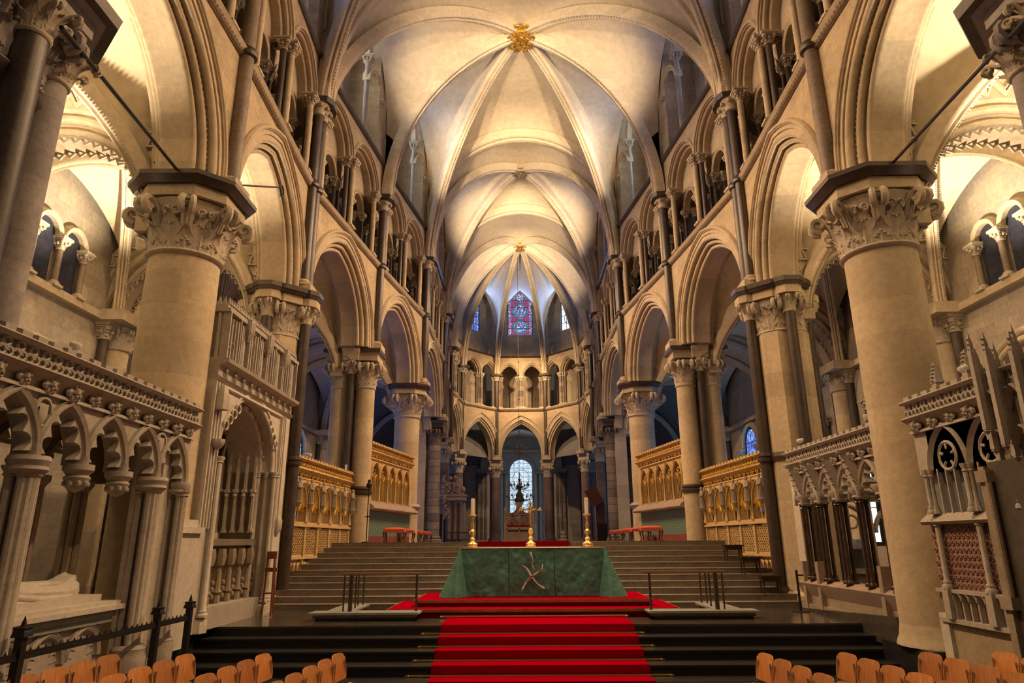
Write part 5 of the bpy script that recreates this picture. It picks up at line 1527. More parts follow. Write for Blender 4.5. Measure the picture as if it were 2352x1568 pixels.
# ---- right side: gabled screen with black marble shafts
def gabled_screen():
    fr = Fr((6.05, 11.9), (6.05, 15.95), -1); L = fr.L; yc = 13.93
    o = thing('gabled_screen', 'right-hand stone screen with crocketed gables on black marble shafts', 'screen', base=(6.05, 13.9, .75))
    cornice(o, fr, 4.25, 'canopy', 'canopy', pitch=.36)
    ys = [12.0, 12.85, 13.70, 14.55, 15.35]
    ar = MB(); gb = MB()
    cs = [(ys[k]+ys[k+1])/2 for k in range(4)]
    for c in cs: cusped(ar, fr, c-yc, 3.0, .31, .52, -.12, .04)
    part('cusped_arch', ar, M['canopy'], o)
    part('spandrel', spandrel(fr, .36, .6, 3.0, 3.0, 3.66, -.14, -.02, L=L-.2, centers=[c-yc for c in cs], n=7), M['canopy'], o)
    for c in ys[1:4]+[15.4]:
        s = c-yc; gb = MB()
        # projecting gable canopy: tall thin triangle leaning out
        gb.add([fr.p(s-.15, .08, 3.0), fr.p(s+.15, .08, 3.0), fr.p(s, .26, 3.72), fr.p(s-.15, -.02, 3.0), fr.p(s+.15, -.02, 3.0), fr.p(s, .0, 3.74)], [(0,1,2),(5,4,3),(0,3,4,1),(1,4,5,2),(2,5,3,0)])
        for q in range(6):
            u = q/6
            for sg_ in (-1, 1): gb.ball(fr.p(s+sg_*.15*(1-u), .08+.18*u, 3.0+.72*u), .03, 5)
        gb.ball(fr.p(s, .3, 3.78), .055, 6)
        sweepb(gb, fr, s, 2.92, .15, .3, 0, .04, .08, .13, 6)
        part('gable', gb, M['canopy'], o)
    for y in ys:
        g = MB(); s = y-yc
        for ds, dt in ((-.055, .03), (.055, .03), (0, .07), (0, -.09)): shaftl(g, fr, s+ds, dt, 1.38, 2.95, .038)
        part('shaft_bundle', g, M['blackshaft'], o, label='polished black marble shafts')
        p = fr.p(s, 0, 0); part('capital', MB().lathe([(.12, 2.9), (.15, 2.95), (.13, 2.98), (.19, 3.06), (.19, 3.12)], 10, (p[0], p[1], 0)), M['canopy'], o)
    for y in (12.35, 14.9, 15.65):
        part('buttress', bar(MB(), fr, y-yc-.06, y-yc+.06, -.1, .12, .75, 1.75), M['pinkstone'], o)
    part('sill', MB().frames([0, 1], lambda q: [fr.p((-L/2, L/2)[q], t, z) for t, z in ((-.3, 1.0), (.0, 1.0), (.12, 1.25), (.14, 1.3), (.0, 1.38), (-.3, 1.38))]), M['pinkstone'], o)
    part('base', bar(MB(), fr, -L/2, L/2, -.3, .02, .6, 1.05), M['canopydk'], o); part('base_course', bar(MB(), fr, -L/2, L/2, -.25, .1, .6, .88), M['canopydk'], o)
    part('end_jamb', bar(MB(), fr, L/2-.35, L/2, -.2, .03, 1.3, 3.7), M['pale'], o)
gabled_screen()

# ---- right side, nearest: two-light traceried screen, red latticed panels, painted arcade
def near_right_screen():
    fr = Fr((6.0, 5.6), (6.0, 10.75), -1); L = fr.L; yc = 8.175
    o = thing('stone_screen', 'near right stone screen with two traceried lights over reddish diaper panels', 'screen', base=(6.0, 8.2, 0))
    cornice(o, fr, 4.42, 'canopy', 'canopy', pitch=.42)
    cen = [9.98, 9.05, 8.12, 7.19, 6.26]; ar = MB()
    for c in cen:
        s = c-yc
        sweep(ar, fr, s, 3.15, .40, .62, [(0, -.1), (0, .0), (.03, .03), (.05, .06), (.08, .02), (.08, -.1)], 8)
        ar.tube([fr.p(s+.2*cos(q*pi/8), .0, 3.36+.2*sin(q*pi/8)) for q in range(16)], .03, 5, closed=True)
        for q in range(5):
            a_ = 2*pi*q/5+pi/2; ar.tube([fr.p(s+.2*cos(a_-.6), .0, 3.36+.2*sin(a_-.6)), fr.p(s+.11*cos(a_), .0, 3.36+.11*sin(a_)), fr.p(s+.2*cos(a_+.6), .0, 3.36+.2*sin(a_+.6))][::1] if False else [fr.p(s+.2*cos(a_), .0, 3.36+.2*sin(a_)), fr.p(s+.1*cos(a_), .0, 3.36+.1*sin(a_))], .022, 5)
        for q in (-.3, -.1, .1, .3): bar(ar, fr, s+q-.012, s+q+.012, -.05, .02, 2.55, 3.2)
    part('tracery', ar, M['canopy'], o)
    part('spandrel', spandrel(fr, .44, .68, 3.15, 3.15, 3.82, -.08, .0, centers=[c-yc for c in cen], n=7), M['canopy'], o)
    for y in [10.45, 9.51, 8.58, 7.65, 6.72]:
        sh = MB(); shaftl(sh, fr, y-yc-.05, .05, 2.55, 3.2, .03); shaftl(sh, fr, y-yc+.05, .05, 2.55, 3.2, .03); shaftl(sh, fr, y-yc, .09, 2.55, 3.2, .035); shaftl(sh, fr, y-yc, .05, 1.5, 2.48, .042)
        bar(sh, fr, y-yc-.07, y-yc+.07, -.05, .12, 1.1, 1.5)
        part('mullion_shaft', sh, M['canopy'], o)
    part('glazing', bar(MB(), fr, -L/2, L/2, -.16, -.14, 2.5, 3.8), M['oldglass'], o, label='dusty leaded glass')
    part('sill', MB().frames([0, 1], lambda q: [fr.p((-L/2, L/2)[q], t, z) for t, z in ((-.2, 2.40), (.1, 2.40), (.14, 2.44), (.1, 2.48), (.0, 2.56), (-.2, 2.56))]), M['canopy'], o)
    pn = bar(MB(), fr, -L/2, L/2, -.2, -.02, 1.5, 2.41); part('panel', pn, M['redpanel'], o, label='reddish panels carved with diaper flowers')
    dp = MB(); me = None
    s = -L/2+.08
    for i in range(int(L/.1)):
        for j in range(9):
            y_, z_ = -L/2+.06+i*.1+(.05 if j % 2 else 0), 1.56+j*.096
            dp.tube([fr.p(y_+.034*cos(q*pi/3), -.012, z_+.034*sin(q*pi/3)) for q in range(6)], .011, 4, closed=True); dp.ball(fr.p(y_, -.015, z_), .016, 4)
    part('diaper_carving', dp, M['redpanel'], o)
    lo = MB()
    for k in range(int(L/.17)):
        sweepb(lo, fr, -L/2+.085+k*.17, 1.35, .065, .1, 0, .02, -.02, .05, 5)
        bar(lo, fr, -L/2+k*.17-.014, -L/2+k*.17+.014, -.02, .05, 1.1, 1.36)
    bar(lo, fr, -L/2, L/2, -.05, .07, 1.45, 1.5); bar(lo, fr, -L/2, L/2, -.05, .08, 1.04, 1.1)
    part('lower_arcade', lo, M['canopy'], o); part('painted_ground', bar(MB(), fr, -L/2, L/2, -.2, -.03, 1.05, 1.48), M['redpanel'], o)
    part('base_wall', bar(MB(), fr, -L/2, L/2-.1, -.3, .0, 0, 1.06), M['plaster'], o); part('worn_edge', bar(MB(), fr, L/2-.14, L/2+.06, -.2, .05, .0, 1.15), M['pale'], o)
    # pinnacled canopy that projects over a dark niche at the picture's edge
    t = thing('pinnacled_canopy', 'projecting canopy of worn stone pinnacles over a dark niche, at the right edge', 'monument', base=(5.7, 7.9, 0))
    cs = MB(); 
    for k in range(9):
        for row in range(3):
            y = 8.78-k*.36-row*.07; x = 5.92-row*.10-(.06 if k in (1, 4, 7) else 0)
            z0 = 3.05+.12*((k+row) % 3)+row*.12; z1 = 4.15+.1*((k*2+row) % 3)+.1*row
            cs.box(x-.035, x+.035, y-.035, y+.035, z0, z1)
            cs.lathe([(.05, z1), (.03, z1+.08), (.035, z1+.1), (.003, z1+.28)], 4, (x, y, 0), ph=pi/4)
            for q in range(3): cs.ball((x-.03, y, z1+.04+.07*q), .022, 4)
            cs.ball((x, y, z0-.02), .05, 5)
    part('pinnacles', cs, M['canopy'], t)
    hd = MB().box(5.93, 6.05, 5.7, 8.85, 3.15, 4.25); part('canopy_head', hd, M['canopy'], t)
    fr4 = Fr((5.88, 5.7), (5.88, 8.85), -1); tr = MB()
    for k in range(8):
        sweepb(tr, fr4, -1.45+k*.4, 3.75, .14, .26, 0, .03, -.02, .06, 6); sweepb(tr, fr4, -1.45+k*.4, 3.3, .14, .2, 0, .03, -.02, .06, 6)
    part('canopy_tracery', tr, M['canopy'], t)
    part('niche_shade_panel', MB().box(5.86, 5.90, 5.7, 8.98, .0, 3.15), M['nicheshade'], t)  # dark sheet over the screen panels, standing in for the niche's shade
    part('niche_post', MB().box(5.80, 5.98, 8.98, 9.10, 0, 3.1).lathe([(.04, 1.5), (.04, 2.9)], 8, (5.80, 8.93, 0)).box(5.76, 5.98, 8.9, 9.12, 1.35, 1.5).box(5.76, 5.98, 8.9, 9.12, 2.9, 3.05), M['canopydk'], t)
    for y in (10.3, 9.55):
        p = MB().lathe([(.1, 4.3), (.08, 4.5), (.1, 4.52), (.01, 4.85)], 4, (6.25, y, 0), ph=pi/4)
        for q in range(5): p.ball((6.25-.09+.015*q, y, 4.55+.06*q), .03, 5); p.ball((6.25+.09-.015*q, y, 4.55+.06*q), .03, 5)
        p.box(6.2, 6.3, y-.05, y+.05, 4.1, 4.32)
        solo('pinnacle', p, M['canopy'], 'small crocketed pinnacle behind the near right screen, %s the big column' % ('touching' if y > 10 else 'a little off'), 'pinnacle')
near_right_screen()

# ---- transverse screens seen through the tombs
for side, sg in SIDES:
    fr = Fr((-10.7*sg, 17.7), (-7.6*sg, 17.7), 1 if sg == 1 else -1)
    o = thing('aisle_screen', 'traceried screen across the %s aisle, seen through the near monuments' % side, 'screen', base=fr.p(0, 0, .7))
    cornice(o, fr, 3.75, 'canopy', 'canopy')
    ar = MB(); n = 3; w = fr.L/n
    for k in range(n):
        c = -fr.L/2+w*(k+.5); sweepb(ar, fr, c, 2.35, w/2-.1, .62, 0, .07, -.05, .07, 8)
        ar.tube([fr.p(c+.16*cos(q*pi/6), .02, 2.62+.16*sin(q*pi/6)) for q in range(12)], .03, 5, closed=True)
        for q in (-.2, .2): bar(ar, fr, c+q*w-.02, c+q*w+.02, -.04, .05, 1.5, 2.5)
        bar(ar, fr, c-w/2, c-w/2+.1, -.08, .08, .7, 3.1)
    bar(ar, fr, -fr.L/2, fr.L/2, -.1, .1, 1.38, 1.5)
    part('tracery', ar, M['canopy'], o); part('panel', bar(MB(), fr, -fr.L/2, fr.L/2, -.08, .0, .7, 1.4), M['canopydk'], o)
window((10.84, 22.1, 2.1), pi/2, 1.1, 2.6, G['day'], (2, 5))
window((-10.84, 21.0, 2.1), pi/2, 1.1, 2.4, G['dim'], (2, 5))
# ---------------------------------------------------------------- altar, dais and carpets
def dais_step(y0, y1, x0, x1, z0, z1, lab):
    o = thing('altar_dais_step', lab, 'step', base=((x0+x1)/2, (y0+y1)/2, z0))
    part('carpeted_body', MB().box(x0+.06, x1-.06, y0+.06, y1, z0, z1-.05).box(x0+.035, x1-.035, y0+.03, y1, z1-.012, z1+.004), M['red'], o)
    part('wooden_edge', MB().box(x0, x1, y0, y0+.05, z1-.055, z1).box(x0, x0+.05, y0+.05, y1, z1-.055, z1).box(x1-.05, x1, y0+.05, y1, z1-.055, z1), M['mahog'], o, label='polished wooden edge')
dais_step(14.35, 17.3, -2.93, 2.93, .75, .915, 'lower wide red-carpeted step of the altar dais with a wooden edge')
dais_step(14.78, 17.3, -2.45, 2.48, .915, 1.055, 'upper red-carpeted step of the dais, directly under the altar')

# runner: floor strip and the fall down the black steps
prof = [(14.40, .756), (13.15, .756)]
for k in range(5):
    y, z = fe[k]
    zl = fe[k+1][1] if k < 4 else 0
    yn = fe[k+1][0] if k < 4 else 10.0
    prof += [(y-.012, z+.002), (y-.012, zl+.008), (yn-.012, zl+.008)]
rn = MB()
vs = []
for i, (y, z) in enumerate(prof):
    for x in (-1.70, 1.80): vs.append((x, y-.002, z+.006))
    for x in (1.80, -1.70): vs.append((x, y+.012, z-.006))
n = len(prof); fs = []
for i in range(n-1):
    for k in range(4): a, b = i*4+k, i*4+(k+1) % 4; fs.append((a, b, b+4, a+4))
rn.add(vs, fs)
solo('carpet_runner', rn, M['red'], 'bright red carpet runner falling down the black front steps to the floor', 'carpet', base=(0, 12, 0), ang=30)
# brass stair rods with brackets
rods = [(14.28, .785, -1.78, 1.80, 'at the foot of the dais'), (13.125, .615, -1.99, 1.90, 'across the highest black step'), (12.695, .46, -1.98, 1.99, 'second below the landing'), (12.265, .305, -2.0, 2.06, 'third below the landing'), (11.805, .15, -2.04, 2.10, 'lowest and longest, nearest the camera')]
for y, z, x0, x1, w in rods:
    o = thing('stair_rod', 'brass carpet rod with pointed ends, %s' % w, 'stair rod', base=((x0+x1)/2, y, z-.03), group='brass stair rods')
    r = MB().tube([(x0, y, z), (x1, y, z)], .019, 8)
    part('rod', r, M['brass'], o)
    for x, s in ((x0, -1), (x1, 1)):
        f = MB(); f.tube([(x, y, z), (x+s*.01, y, z), (x+s*.02, y, z), (x+s*.045, y, z), (x+s*.075, y, z)], [.013, .02, .026, .02, .002], 8)
        part('finial', f, M['brass'], o)
        part('bracket', MB().box(x-s*.24-.008, x-s*.24+.008, y-.012, y+.02, z-.028, z+.045), M['bronze'], o)
# carpet at the head of the grey stairs
solo('red_carpet', MB().box(-1.46, 1.20, 20.55, 30, 2.188, 2.20).box(-1.46, 1.20, 20.53, 20.565, 2.06, 2.20), M['red'], 'red carpet strip at the head of the grey stairs, seen over the altar', 'carpet')

# altar
from mathutils import noise as mnoise
def altar():
    M['altar'] = altar_cloth()
    o = thing('altar', 'long altar table hidden under a green frontal', 'altar', base=(.03, 16, 1.06))
    part('table_top', MB().box(-1.57, 1.62, 15.5, 16.75, 2.03, 2.062), M['oak'], o)
    part('body', MB().box(-1.45, 1.5, 15.62, 16.65, 1.06, 2.03), M['wood'], o)
    c = thing('altar_frontal', 'green silk altar frontal with flared corners and a pale twisted flame emblem', 'altar cloth', base=(.03, 15.5, 1.06))
    rnd = random.Random(5)
    def surf(nx, nz, fx, x0, x1, seed):
        rows = []
        for j in range(nz+1):
            v = j/nz; z = 2.055-.985*v; row = []
            for i in range(nx+1):
                u = i/nx; x = x0+(x1-x0)*u
                d = .030*(mnoise.noise(Vector((x*2.2+seed, v*1.6, seed)))+.5*mnoise.noise(Vector((x*5+seed, v*4.2+x, 3))))*(.4+.6*v)+.010*mnoise.noise(Vector((x*13, v*9+seed, 1)))
                row.append((x, 15.47-.03*v-d, z))
            rows.append(row)
        return rows
    for k, (x0, x1) in enumerate(((-1.57, -.505), (-.495, .495), (.505, 1.62))):
        f = surf(56, 44, 0, x0, x1, 1.3*k+.5); b = [[(x, y+.008, z) for x, y, z in r] for r in f]
        part('front_panel', MB().slab(f, b), M['altar'], c, ang=60)
    # flared corner falls
    for s, xc in ((-1, -1.57), (1, 1.62)):
        rows = []
        for j in range(29):
            v = j/28; z = 2.058-.995*v; row = []
            # from inner edge of the fold on the front, out to the flare tip, round to the side back
            inner = xc-s*(.02+.16*v); tip = xc+s*(.01+.42*v**1.15)
            for i in range(31):
                u = i/30
                if u < .6:
                    q = u/.6; x = inner+(tip-inner)*q; y = 15.45-.05*v-.24*v*sin(pi*q)**.8-.02*v*sin(q*14+v*3)
                else:
                    q = (u-.6)/.4; x = tip-s*.26*v*q; y = 15.45-.05*v+1.2*q+.03*v*sin(q*12)
                row.append((x, y, z))
            rows.append(row)
        b = [[(x-s*.006, y+.006, z) for x, y, z in r] for r in rows]
        part('corner_fall', MB().slab(rows, b), M['altar'], c, ang=60)
    part('top_cloth', MB().box(-1.575, 1.625, 15.46, 15.62, 2.058, 2.066).box(-1.3, 1.15, 15.5, 16.5, 2.062, 2.069), M['linen'], c, label='pale linen edge')
    # emblem: tapered twisted ribbons
    def ribbon(path, ws, mm):
        P = [Vector((x, 0, z)) for x, z in path]; K = 22
        def cr(t):
            n = len(P)-1; q = t*n; i = min(int(q), n-1); f_ = q-i
            p0, p1, p2, p3 = P[max(i-1, 0)], P[i], P[i+1], P[min(i+2, n)]
            return .5*((2*p1)+(p2-p0)*f_+(2*p0-5*p1+4*p2-p3)*f_*f_+(3*p1-p0-3*p2+p3)*f_**3)
        def wd(t): n = len(ws)-1; q = t*n; i = min(int(q), n-1); return ws[i]+(ws[i+1]-ws[i])*(q-i)
        f = []; b = []
        for k in range(K+1):
            t = k/K; p = cr(t); d = (cr(min(1, t+.02))-cr(max(0, t-.02))).normalized(); nn = Vector((-d.z, 0, d.x)); w = wd(t)
            f.append([(p.x+nn.x*w*q, 15.405-.006, p.z+nn.z*w*q) for q in (-1, -.5, .5, 1)]); b.append([(x, y+.02, z) for x, y, z in f[-1]])
        mm.slab(f, b)
    em = MB(); dk = MB()
    ribbon([(-.02, 1.975), (.0, 1.90), (.025, 1.84), (.01, 1.76), (.02, 1.69), (.075, 1.60)], [.026, .014, .008, .022, .014, .003], em)
    ribbon([(-.21, 1.705), (-.13, 1.66), (-.07, 1.59), (-.02, 1.50), (.04, 1.42), (.14, 1.31), (.27, 1.235)], [.003, .012, .020, .022, .012, .010, .020], em)
    ribbon([(.235, 1.745), (.22, 1.65), (.15, 1.58), (.05, 1.51), (-.05, 1.43), (-.14, 1.33), (-.21, 1.215)], [.003, .020, .014, .014, .024, .012, .018], em)
    part('emblem', em, M['pinksilk'], c, label='pale pink embroidered emblem')
    for o_ in (c,):
        d = MB()
        def dark(path, ws):
            ribbon(path, ws, d)
        ribbon([(.017, 1.83), (.005, 1.77), (.02, 1.70)], [.004, .016, .004], d)
        ribbon([(.215, 1.69), (.19, 1.62), (.13, 1.57)], [.004, .010, .004], d); ribbon([(.04, 1.50), (-.04, 1.44), (-.12, 1.36)], [.004, .012, .004], d)
        d.v = [(x, y-.004, z) for x, y, z in d.v]
        part('emblem_inlay', d, M['maroonsilk'], c)
def altar_cloth():
    m, nt, b = newmat('green_shot_silk'); co = wcoord(nt)
    mp = N(nt, 'ShaderNodeMapping'); mp.inputs['Scale'].default_value = (1, 1, 1.6); nt.links.new(co, mp.inputs[0])
    f = noise(nt, mp.outputs[0], 3.2, 5, .6)
    nt.links.new(ramp(nt, f, [(.3, (.050, .150, .118)), (.7, (.095, .26, .215))]), b.inputs['Base Color'])
    b.inputs['Roughness'].default_value = .38; b.inputs['Sheen Weight'].default_value = .35; b.inputs['Sheen Tint'].default_value = (.3, .9, .7, 1); b.inputs['Sheen Roughness'].default_value = .35
    w = N(nt, 'ShaderNodeTexNoise'); w.inputs['Scale'].default_value = 7; w.inputs['Detail'].default_value = 5; w.inputs['Distortion'].default_value = .6; nt.links.new(co, w.inputs['Vector'])
    bump(nt, b, w.outputs['Fac'], .55, .035); return m
altar()

# candlesticks and cross
def candlestick(x, lab):
    y, z = 16.1, 2.069
    o = thing('candlestick', lab, 'candlestick', base=(x, y, z))
    part('stem', MB().lathe([(.105, 0), (.115, .02), (.10, .05), (.12, .08), (.06, .12), (.05, .15), (.065, .19), (.035, .23), (.03, .27), (.055, .33), (.06, .36), (.03, .40), (.045, .47), (.04, .52), (.022, .58), (.028, .64), (.04, .67), (.03, .69)], 16, (x, y, z)), M['gilt'], o)
    for i in range(3):
        a = i*2*pi/3+pi/2; 
        part('foot', MB().ball((x+.10*cos(a), y+.10*sin(a), z+.028), .03, 8).tube([(x+.05*cos(a), y+.05*sin(a), z+.36), (x+.08*cos(a), y+.08*sin(a), z+.33), (x+.05*cos(a), y+.05*sin(a), z+.28)], .01, 5), M['gilt'], o)
    part('drip_pan', MB().lathe([(.03, .69), (.09, .70), (.10, .72), (.06, .73), (.04, .735)], 18, (x, y, z)), M['gilt'], o)
    k = solo('altar_candle', MB().lathe([(.043, .735), (.043, 1.085), (.038, 1.09), (.004, 1.088), (.003, 1.11)], 18, (x, y, z)), M['wax'], 'thick cream candle standing on the %s gilded candlestick' % lab.split()[1], 'candle')
candlestick(-1.335, 'the left gilded baroque candlestick on the altar')
candlestick(1.30, 'the right gilded baroque candlestick on the altar')
def cross():
    x, y, z = .0, 16.1, 2.069
    o = thing('altar_cross', 'gilded standing crucifix with sunburst at the middle of the altar', 'crucifix', base=(x, y, z))
    part('foot', MB().lathe([(.11, 0), (.12, .03), (.10, .07), (.11, .09), (.055, .13), (.04, .17), (.055, .21), (.03, .24), (.035, .3), (.06, .34), (.05, .39), (.028, .42)], 14, (x, y, z)), M['gilt'], o)
    c = MB().box(x-.02, x+.02, y-.012, y+.012, z+.4, z+.99); c.box(x-.21, x+.21, y-.012, y+.012, z+.82, z+.855)
    for px, pz in ((x-.22, .838), (x+.22, .838), (x, 1.0)):
        for q in range(3):
            a = q*2*pi/3+pi/2; c.ball((px+.025*cos(a), y, z+pz+.025*sin(a)), .024, 8)
    part('cross', c, M['gilt'], o)
    r = MB()
    for i in range(20):
        a = 2*pi*i/20; l = .13 if i % 2 else .10
        r.tube([(x+.03*cos(a), y+.004, z+.838+.03*sin(a)), (x+l*cos(a), y+.004, z+.838+l*sin(a))], [.011, .003], 4)
    part('sunburst', r, M['gilt'], o)
    f = MB(); f.tube([(x, y-.02, z+.83), (x, y-.03, z+.77), (x+.005, y-.03, z+.70), (x-.01, y-.035, z+.63), (x, y-.025, z+.52)], [.018, .028, .022, .022, .010], 8); f.ball((x+.005, y-.035, z+.86), .024, 8, (.85, 1, 1.15))
    for s in (-1, 1): f.tube([(x+s*.02, y-.025, z+.815), (x+s*.07, y-.025, z+.825), (x+s*.125, y-.02, z+.85)], [.012, .009, .007], 6)
    part('corpus', f, M['gilt'], o)
cross()

# ---------------------------------------------------------------- communion rails
def comm_rail(side, sg):
    X = lambda v: v*sg
    dx = 0 if sg == 1 else .0
    def bx(m, x0, x1, *r):
        a, b = sorted((X(x0), X(x1))); return m.box(a, b, *r)
    p = thing('marble_kerb', 'grey-green marble kerb in an L shape carrying the %s altar rail' % side, 'kerb', base=(X(-3.2), 14.3, .75))
    m = MB(); bx(m, -4.33, -2.22, 13.86, 14.34, .865, .905); bx(m, -4.35, -2.20, 13.88, 14.32, .872, .898); bx(m, -4.10, -3.55, 14.34, 15.75, .87, .905)
    part('coping', m, M['plinth'], p)
    m = MB(); bx(m, -4.26, -2.28, 13.93, 14.3, .80, .868); bx(m, -4.04, -3.62, 14.3, 15.7, .78, .87); part('course', m, M['marble2'], p)
    m = MB(); bx(m, -4.22, -2.32, 13.97, 14.28, .745, .80); part('foot', m, M['glassdark'], p)
    q = thing('altar_rail', 'slender communion rail with a thin oak bar and bronze posts, %s of the carpet' % side, 'railing', base=(X(-3), 14.2, .905))
    b = MB(); bx(b, -3.80, -2.15, 14.12, 14.20, 1.605, 1.625); bx(b, -3.80, -2.15, 14.13, 14.19, 1.575, 1.59)
    part('top_bar', b, M['oak'], q)
    for x, y, w, zt_ in ((-2.30, 14.16, .02, 1.58), (-3.60, 14.16, .034, 1.58), (-3.74, 14.18, .014, 1.58), (-3.74, 14.75, .014, 1.56), (-3.66, 14.85, .014, 1.555), (-3.74, 15.45, .014, 1.53), (-3.66, 15.6, .014, 1.525)):
        part('post', bx(MB(), x-w, x+w, y-w, y+w, .90, zt_), M['bronze'], q)
for side, sg in SIDES: comm_rail(side, sg)

# ---------------------------------------------------------------- stools on the upper floor
def stool_proto():
    o = thing('red_stool', 'x', 'stool', loc=(0, 0, 0))
    s = MB(); rows = []
    for j in range(9):
        v = -1+2*j/8; row = []
        for i in range(13):
            u = -1+2*i/12; e = (max(abs(u), abs(v)))**4
            row.append((.36*u, .24*v, .50-.07*e))
        rows.append(row)
    s.grid(rows); s.box(-.355, .355, -.235, .235, .33, .435)
    part('seat', s, M['redstool'], o)
    for sx in (-1, 1):
        for sy in (-1, 1):
            part('leg', MB().tube([(.31*sx, .19*sy, .38), (.345*sx, .215*sy, .30), (.33*sx, .205*sy, .18), (.30*sx, .19*sy, .08), (.33*sx, .21*sy, .015), (.345*sx, .22*sy, .0)], [.04, .035, .024, .018, .026, .02], 8), M['wood'], o)
    return o
st = stool_proto(); tree_ = gather(st)
spots = [(-4.52, 24.0), (-4.58, 26.5), (-4.66, 29.0), (-4.74, 31.5), (-4.85, 34)]
spotsR = [(4.25, 24.0), (4.28, 26.3), (4.30, 28.8), (4.35, 31.2), (4.42, 33.6)]
ordn = ['nearest of five', 'second of five', 'middle of five', 'fourth of five', 'farthest of five']
first = True
for side, sg in SIDES:
    for k, (x, y) in enumerate(spots if sg == 1 else spotsR):
        x = x*sg
        lab = 'red-seated stool with curved wooden legs in the %s row, %s' % (side, ordn[k])
        loc = (x*sg, y, 2.19)
        if first: st.location = loc; st['label'] = lab; st['group'] = 'red stools by the green hangings'; first = False
        else: dup(st, loc, 0, lab, 'red stools by the green hangings', tree=tree_)

# ---------------------------------------------------------------- plywood chairs
def chair_proto():
    # faces +x; back shell at x = 0
    o = thing('plywood_chair', 'x', 'chair', loc=(0, 0, 0))
    f = []; b = []
    for j in range(13):
        v = j/12; z = .50+.30*v; w = .205*(1-.10*max(0, v-.85)/.15) if v > .85 else .205*(.95+.05*min(1, v*4))
        rowf = []; rowb = []
        for i in range(13):
            u = -1+2*i/12
            cz = z-(.022*abs(u)**6 if v > .9 else 0)+(.018*abs(u)**6 if v < .08 else 0)
            x = -.05*v+.055*(v*(1-v))*.8-.0-.035*(1-u*u)
            rowf.append((x, u*w, cz)); rowb.append((x-.011, u*w, cz))
        f.append(rowf); b.append(rowb)
    part('backrest', MB().slab(f, b), M['ply'], o, ang=50)
    f = []; b = []
    for i in range(13):
        u = i/12; x = .04+.40*u; row = []; rb = []
        for j in range(11):
            v = -1+2*j/10; w = .205*(1-.08*abs(u-.5)); z = .445-.018*(1-v*v)*(1-u)+(-.03*max(0, u-.8)/.2) + .02*max(0, .2-u)/.2
            row.append((x, v*w, z)); rb.append((x, v*w, z-.012))
        f.append(row); b.append(rb)
    part('seat', MB().slab(f, b), M['ply'], o, ang=50)
    for s in (-1, 1):
        part('leg', MB().tube([(-.02, s*.17, .72), (-.015, s*.19, .52), (.02, s*.20, .44), (-.05, s*.21, .0)], .010, 6), M['chrome'], o)
        part('leg', MB().tube([(.06, s*.19, .425), (.36, s*.19, .425), (.42, s*.21, .0)], .010, 6), M['chrome'], o)
    return o
ch = chair_proto(); tree_ = gather(ch); first = True
rows_ = [(-2.40, 'innermost'), (-3.30, 'second'), (-4.24, 'third'), (-5.16, 'outermost')]
rowsR = [(2.54, 'innermost'), (3.49, 'second'), (4.46, 'third'), (5.33, 'outermost')]
for side, rows__, sg in (('left', rows_, 1), ('right', rowsR, -1)):
    for x, rn_ in rows__:
        for k in range(6):
            y = (8.78 if sg == 1 else 8.62)-.425*k
            xx = x-sg*.041*k
            lab = 'orange plywood chair in the %s row of the %s block, %s' % (rn_, side, ['at the altar end', 'second from the altar end', 'third from the altar end', 'fourth from the altar end', 'fifth from the altar end', 'nearest the camera'][k])
            rz = (0 if sg == 1 else pi)+radians(-5.5 if sg == 1 else 5.5)
            if first: ch.location = (xx, y, .12); ch.rotation_euler = (0, 0, rz); ch['label'] = lab; ch['group'] = 'plywood chairs facing the aisle'; first = False
            else: dup(ch, (xx, y, .12), rz, lab, 'plywood chairs facing the aisle', tree=tree_)

